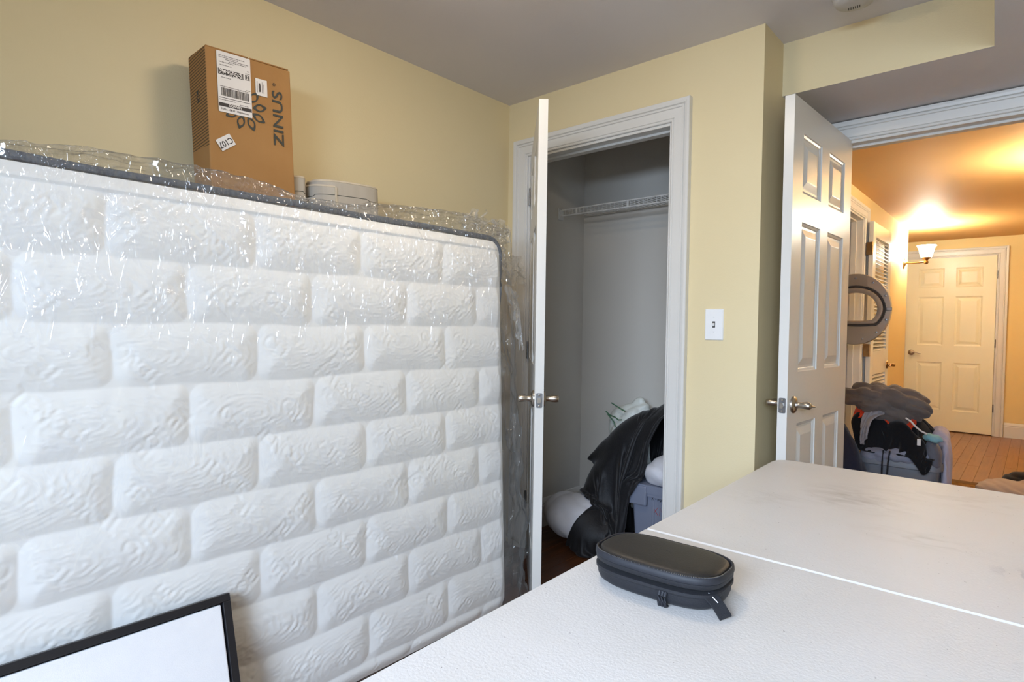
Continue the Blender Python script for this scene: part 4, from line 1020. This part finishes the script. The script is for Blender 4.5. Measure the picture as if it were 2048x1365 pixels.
# flush ceiling lamp above the frame
cl = thing('ceiling_lamp', 'round frosted flush ceiling lamp over the middle of the room', 'lamp', (-1.12, 1.16, ZC))
M['lampglass'] = emit('lit_frosted_glass', (1.0, .83, .62), CEIL_LAMP)
bm = B(); lathe(bm, [(0, 0), (.155, 0), (.155, -.022), (.148, -.028), (0, -.028)], 40); obj('pan', bm, 'nickel', cl, True)
bm = B(); lathe(bm, [(.143, -.028), (.140, -.045), (.120, -.070), (.080, -.088), (.035, -.096), (0, -.097)], 40); obj('glass_shade', bm, 'lampglass', cl, True)

# hall sconces
M['shade'] = emit('lit_sconce_glass', (1.0, .98, .84), 92.0)
def sconce(label, loc, rz):
    s = thing('wall_sconce', label, 'sconce', loc, (0, 0, rz), group='brass sconces in the hall')
    bm = B(); lathe(bm, [(0, .022), (.014, .021), (.018, .014), (.034, .008), (.040, .003), (.040, 0), (0, 0)], 28, Matrix.Rotation(PI/2, 4, 'Y') @ Matrix.Diagonal((1.5, 1, 1, 1))); obj('back_plate', bm, 'brass', s, True)
    bm = B(); tube(bm, [(.015, 0, 0), (.07, 0, -.004), (.13, 0, -.002), (.185, 0, .004)], [.010, .008, .008, .009], 10); obj('arm', bm, 'brass', s, True)
    bm = B(); lathe(bm, [(0, -.022), (.014, -.018), (.020, -.006), (.018, .008), (.012, .016), (.016, .024), (.034, .034), (.040, .046), (.040, .056), (.0, .056)], 24, Matrix.Translation((.19, 0, 0))); obj('holder', bm, 'brass', s, True)
    bm = B(); lathe(bm, [(.044, .050), (.052, .075), (.060, .105), (.068, .140), (.082, .165), (.080, .166), (.065, .140), (.057, .105), (.049, .075), (.041, .053)], 32, Matrix.Translation((.19, 0, 0))); obj('glass_shade', bm, 'shade', s, True)
    bm = B(); lathe(bm, [(0, .052), (.013, .054), (.014, .07), (.026, .092), (.028, .110), (.018, .128), (0, .134)], 20, Matrix.Translation((.19, 0, 0))); obj('bulb', bm, 'shade', s, True)
    l = bpy.data.lights.new('sconce_light', 'POINT'); l.energy = SCONCE_W; l.color = (1.0, .98, .80); l.shadow_soft_size = .03
    o = bpy.data.objects.new('sconce_light', l); COL.objects.link(o); o.parent = s; o.location = (.19, 0, .150)
    return s
sconce('lit brass sconce on the left hall wall before the end door', (XH, 7.18, 1.865), 0)
sconce('lit brass sconce on the right hall wall outside the doorway', (.40, 4.75, 1.865), PI)

# ------------------------------------------------------------------ laundry machine with open door
M['appliance'] = mat('white_enamel', (206, 204, 200), .3, var=(5, (200, 198, 194), .2))
M['doorgrey'] = mat('grey_dryer_plastic', (160, 150, 138), .4, var=(12, (152, 142, 130), .2))
M['rubber'] = mat('dark_rubber', (74, 68, 64), .6, var=(20, (44, 40, 38), .2))
dr = thing('clothes_dryer', 'stacked laundry machine with its round grey dryer door open', 'dryer', (-1.16, 4.62, 0))
bm = B(); box(bm, -.66, 0, -.10, .50, .002, 1.78, bev=.012); obj('cabinet', bm, 'appliance', dr)
bm = B(); lathe(bm, [(.17, 0), (.195, .004), (.2, .012), (.17, .012)], 40, Matrix.Translation((.001, .22, 1.315)) @ Matrix.Rotation(PI/2, 4, 'Y')); obj('drum_gasket', bm, 'rubber', dr)
def dshape(a, b, n=56, flat=None):
    o = []
    for i in range(n):
        t_ = 2*PI*i/n; x, z = a*math.cos(t_), b*math.sin(t_)
        if flat is not None and z < flat: z = flat+(z-flat)*.12
        o.append((x, z))
    return o
DC = (.215, 0, 1.315)
def dring(bm, prof):
    R_ = []
    for a, b, y, fl in prof: R_.append([bm.verts.new((DC[0]+x, y, DC[2]+z)) for x, z in dshape(a, b, flat=fl)])
    for p, q in zip(R_, R_[1:]):
        for i in range(56): bm.faces.new((p[i], p[(i+1) % 56], q[(i+1) % 56], q[i]))
    return R_
bm = B()
R_ = dring(bm, [(.135, .115, -.010, -.075), (.150, .13, -.020, -.085), (.165, .145, -.018, -.095), (.170, .150, -.006, -.1), (.18, .16, -.004, -.11), (.186, .17, -.014, -.12), (.213, .243, -.012, None), (.215, .246, -.004, None), (.215, .246, .03, None), (.19, .21, .055, None), (.15, .13, .06, -.085), (.135, .115, .03, -.075), (.135, .115, -.010, -.075)])
dd = obj('open_door', bm, 'doorgrey', dr, True)
bm = B(); dring(bm, [(.168, .148, -.0075, -.098), (.173, .153, -.0125, -.103), (.182, .162, -.0125, -.112), (.184, .165, -.006, -.115)]); obj('seal', bm, 'rubber', dd, True)
M['doorglass'] = plastic_film('dryer_door_glass', .05, .03, 4, 0.)
bm = B(); bm.faces.new([bm.verts.new((DC[0]+x, .0, DC[2]+z)) for x, z in dshape(.138, .118, flat=-.077)])
ex = bmesh.ops.extrude_face_region(bm, geom=bm.faces[:]); bmesh.ops.translate(bm, vec=(0, .004, 0), verts=[g for g in ex['geom'] if isinstance(g, bmesh.types.BMVert)]); obj('glass', bm, 'doorglass', dd)
for a in (58, 25, -20, -48, -75, 90, 118, -105):
    bm = B(); lathe(bm, [(.008, 0), (.007, .004), (0, .005)], 10, Matrix.Translation((DC[0]+.199*math.cos(math.radians(a)), -.0125, DC[2]+.212*math.sin(math.radians(a)))) @ Matrix.Rotation(PI/2, 4, 'X')); obj('screw', bm, 'steel', dd)
bm = B(); box(bm, DC[0]+.188, DC[0]+.222, -.024, -.012, DC[2]-.012, DC[2]+.012, bev=.003); obj('latch', bm, 'steel', dd)

# ------------------------------------------------------------------ laundry basket heaped with clothes, just outside the doorway
M['basket'] = mat('grey_basket_plastic', (104, 106, 112), .5, var=(10, (96, 98, 104), .2))
lbk = thing('laundry_basket', 'grey plastic laundry basket heaped with clothes in the hall', 'laundry basket', (-.53, 3.93, 0))
HXb, HYb = .175, .24
bm = B()
R_ = []
for k, z in ((.03, .004), (.0, .44), (-.014, .445), (-.014, .475), (-.010, .48), (.006, .478), (.006, .44), (.036, .010)):
    R_.append([bm.verts.new((x, y, z)) for x, y in rrect(-HXb+k, HXb-k, -HYb+k, HYb-k, .05, 4)])
for a, b in zip(R_, R_[1:]):
    for i in range(len(a)): bm.faces.new((a[i], a[(i+1) % len(a)], b[(i+1) % len(a)], b[i]))
bm.faces.new(R_[0][::-1]); bm.faces.new(R_[-1]); obj('tub', bm, 'basket', lbk, True)
for x in (-.09, 0, .09):
    bm = B(); box(bm, x-.03, x+.03, -HYb+.008, -HYb+.018, .30, .40, bev=.004); obj('side_slot', bm, 'rubber', lbk)
def cloth(label, cat, name, ells, col, col2, folds, seed, group=None, voxel=.0095, rough=.85, flo=.0, amp=.008):
    m = mat(name+'_fabric', col, rough, spec=.15, sheen=.15, var=(9, col2, .3), bump=(160, .001, 3))
    o = lump(name, ells, m, None, voxel, 4, folds, flo=flo, noise_amp=amp, noise_sc=9, seed=seed)
    return tag(o, label, cat, group)
HEAP = [('b', (-.725, 3.668, 0), (-.337, 4.19, .484)), ('e', (-.54, 3.90, .50), (.165, .17, .19), 0, 0), ('e', (-.66, 3.88, .56), (.13, .14, .18), 0, 0)]
def garment(label, cat, name, x0, x1, y0, y1, z0, wu, wv, col, col2, seed, layer, nu=64, nv=56, extra=(), tilt=0., rough=.85, thick=.006, jit=.035):
    m = mat(name+'_fabric', col, rough, spec=.15, sheen=.12, var=(9, col2, .3), bump=(220, .0008, 3))
    G = random.Random(seed)
    sol = list(HEAP)+list(extra)
    for k in range(7):
        sol.append(('e', (G.uniform(x0+.03, x1-.03), G.uniform(y0+.05, y1), .60+G.uniform(-.04, .10)), (G.uniform(.05, .11), .018, .018), G.uniform(-50, 50), G.uniform(-25, 25)))
    def st(u, v):
        return x0+(x1-x0)*u+.012*np.sin(9*v+seed), y0+(y1-y0)*v+.012*np.sin(8*u), z0+tilt*(u-.5)-.10*(1-v)**2+.018*np.sin(2*PI*(2.5*u+1.5*v)+seed)
    P = drape(nu, nv, wu, wv, st, sol, steps=58, iters=7, seed=seed, bend=.2, jit=jit, fric=.9, rad=.006+.017*layer)
    return tag(cloth_obj(name, P, m, None, thick, 1), label, cat)
cloth('pale blue-grey garment folded over the basket rim under the black jacket', 'garment', 'folded_garment', [(-.53, 3.745, .50, .16, .085, .05, 0, 2), (-.62, 3.735, .49, .10, .07, .045), (-.43, 3.75, .52, .07, .08, .055)], (126, 128, 140), (108, 110, 124), [((.25, .15, 1), .05, .008, .4), ((1, .1, .3), .06, .006, .4)], 1.2)
garment('black jacket with a white stripe spilling over the basket front', 'jacket', 'black_jacket', -.73, -.37, 3.65, 3.92, .86, .56, .44, (15, 14, 16), (22, 21, 24), 5, 1)
garment('orange-red shirt peeking out between the grey sweater and black jacket', 'shirt', 'orange_shirt', -.77, -.46, 3.73, 3.95, .90, .40, .27, (206, 66, 30), (186, 52, 24), 7, 2)
garment('light grey sweatshirt sleeve hanging over the black jacket', 'sweatshirt', 'grey_sweatshirt', -.735, -.60, 3.66, 3.92, .92, .19, .40, (140, 138, 142), (126, 124, 130), 9, 3, 36, 60)
cloth('grey-brown sweater crumpled on top of the laundry heap', 'sweater', 'grey_sweater', [(-.55, 3.83, .80, .13, .12, .062, 0, 10), (-.70, 3.83, .80, .14, .12, .065, 0, -6), (-.47, 3.80, .765, .075, .09, .045, 0, 28), (-.66, 3.76, .755, .09, .065, .042, 0, -8), (-.60, 3.84, .72, .16, .12, .07), (-.44, 3.80, .75, .04, .06, .028, 0, 25)],
      (104, 94, 88), (86, 78, 75), [((.30, .45, .85), .052, .013, .40), ((.85, .35, .35), .075, .009, .5), ((.1, .5, .9), .024, .003, .5)], 5.2, voxel=.007, amp=.012)
cloth('white sheet hanging down the right side of the basket', 'sheet', 'hanging_sheet', [(-.338, 3.86, .50, .018, .10, .13), (-.335, 3.84, .30, .018, .10, .28), (-.37, 3.88, .60, .045, .09, .06)], (170, 162, 172), (156, 148, 160), [((0, 1, .1), .05, .006, .4)], 6.2)
cloth('teal printed cloth tucked at the right edge of the heap', 'cloth', 'teal_cloth', [(-.385, 3.70, .615, .045, .03, .022, 0, 12)], (64, 132, 130), (150, 176, 190), [((.6, 0, .6), .03, .004, .6)], 7.2, voxel=.006)
cloth('dark grey cloth bundled at the right corner of the basket rim', 'cloth', 'grey_cloth', [(-.385, 3.72, .535, .035, .05, .065, 0, -15), (-.375, 3.72, .49, .03, .045, .04)], (84, 84, 92), (96, 94, 100), [((.7, 0, .5), .035, .004, .6)], 8.2, voxel=.007)
cloth('dark navy cloth slumped left of the basket beside the door', 'cloth', 'navy_cloth', [(-.80, 3.70, .30, .11, .16, .30, 0, 0), (-.76, 3.68, .36, .09, .12, .24, 0, -12), (-.83, 3.74, .52, .07, .10, .13)], (44, 46, 62), (36, 38, 54), [((.9, .2, .2), .07, .008, .5)], 9.2, flo=.003)
M['whitecord'] = mat('white_stripe_trim', (206, 200, 196), .7, var=(30, (196, 190, 186), .2))
M['drawcord'] = mat('black_drawcord', (14, 14, 18), .8, var=(40, (22, 22, 28), .2))
jk = bpy.data.objects['black_jacket']
bm = B(); tube(bm, [(-.500, 3.668, .712), (-.476, 3.660, .698), (-.455, 3.656, .674), (-.430, 3.660, .652), (-.408, 3.672, .640)], .0045, 6); obj('stripe', bm, 'whitecord', jk, True)
bm = B(); box(bm, -.446, -.430, 3.650, 3.655, .578, .612, bev=.001, seg=1); obj('care_tag', bm, 'whitecord', jk)
for x, dx in ((-.595, -.006), (-.565, -.012)):
    bm = B(); tube(bm, [(x, 3.66, .53), (x+dx*.5, 3.655, .47), (x+dx, 3.668, .40), (x+dx*1.2, 3.672, .36)], .004, 6); obj('drawcord', bm, 'drawcord', jk, True)

# rug and second heap further down the hall
def rug_mat():
    m = mat('patterned_rug', (150, 112, 66), .95, spec=.1, var=(38, (92, 66, 40), .55), bump=(260, .003, 2)); return m
M['rug'] = rug_mat(); M['rugedge'] = mat('rug_border_wool', (120, 88, 50), .95, var=(60, (84, 62, 38), .5), bump=(260, .003, 2))
rg = thing('hall_rug', 'brown patterned runner rug on the hall floor', 'rug', (-.25, 4.85, 0))
bm = B(); box(bm, -.42, .42, -.78, .78, .0005, .009, bev=.002, seg=1); obj('field', bm, 'rug', rg)
for q in ((-.49, .49, .78, .88), (-.49, .49, -.88, -.78), (-.49, -.42, -.78, .78), (.42, .49, -.78, .78)):
    bm = B(); box(bm, *q, .0005, .010, bev=.002, seg=1); obj('border_band', bm, 'rugedge', rg)
cloth('beige striped shirt heaped on the hall rug', 'shirt', 'beige_shirt', [(-.10, 5.10, .10, .19, .16, .085, 0, 0), (.05, 5.15, .12, .16, .15, .085), (-.20, 5.08, .06, .10, .12, .045)], (176, 158, 146), (146, 132, 132), [((.3, .2, 1), .04, .008, .5)], 11.2, flo=.011)
cloth('black garment lying behind the beige shirt on the hall rug', 'garment', 'black_garment', [(-.02, 5.30, .15, .15, .12, .075, 0, -10), (.10, 5.32, .16, .12, .10, .07)], (20, 19, 21), (30, 28, 30), [((.3, .2, 1), .05, .006, .5)], 12.2, flo=.011)
cloth('dark red garment in front of the beige shirt on the hall rug', 'garment', 'red_garment', [(.03, 4.88, .075, .13, .11, .06, 0, -12), (.14, 4.92, .09, .10, .10, .07)], (92, 30, 22), (72, 24, 20), [((.3, .2, 1), .05, .006, .5)], 13.2, flo=.011)
cloth('navy garment beside the dark red one on the hall rug', 'garment', 'navy_garment', [(-.10, 4.92, .055, .09, .08, .04)], (38, 38, 50), (30, 30, 42), [((.3, .2, 1), .05, .005, .5)], 14.2, flo=.011)
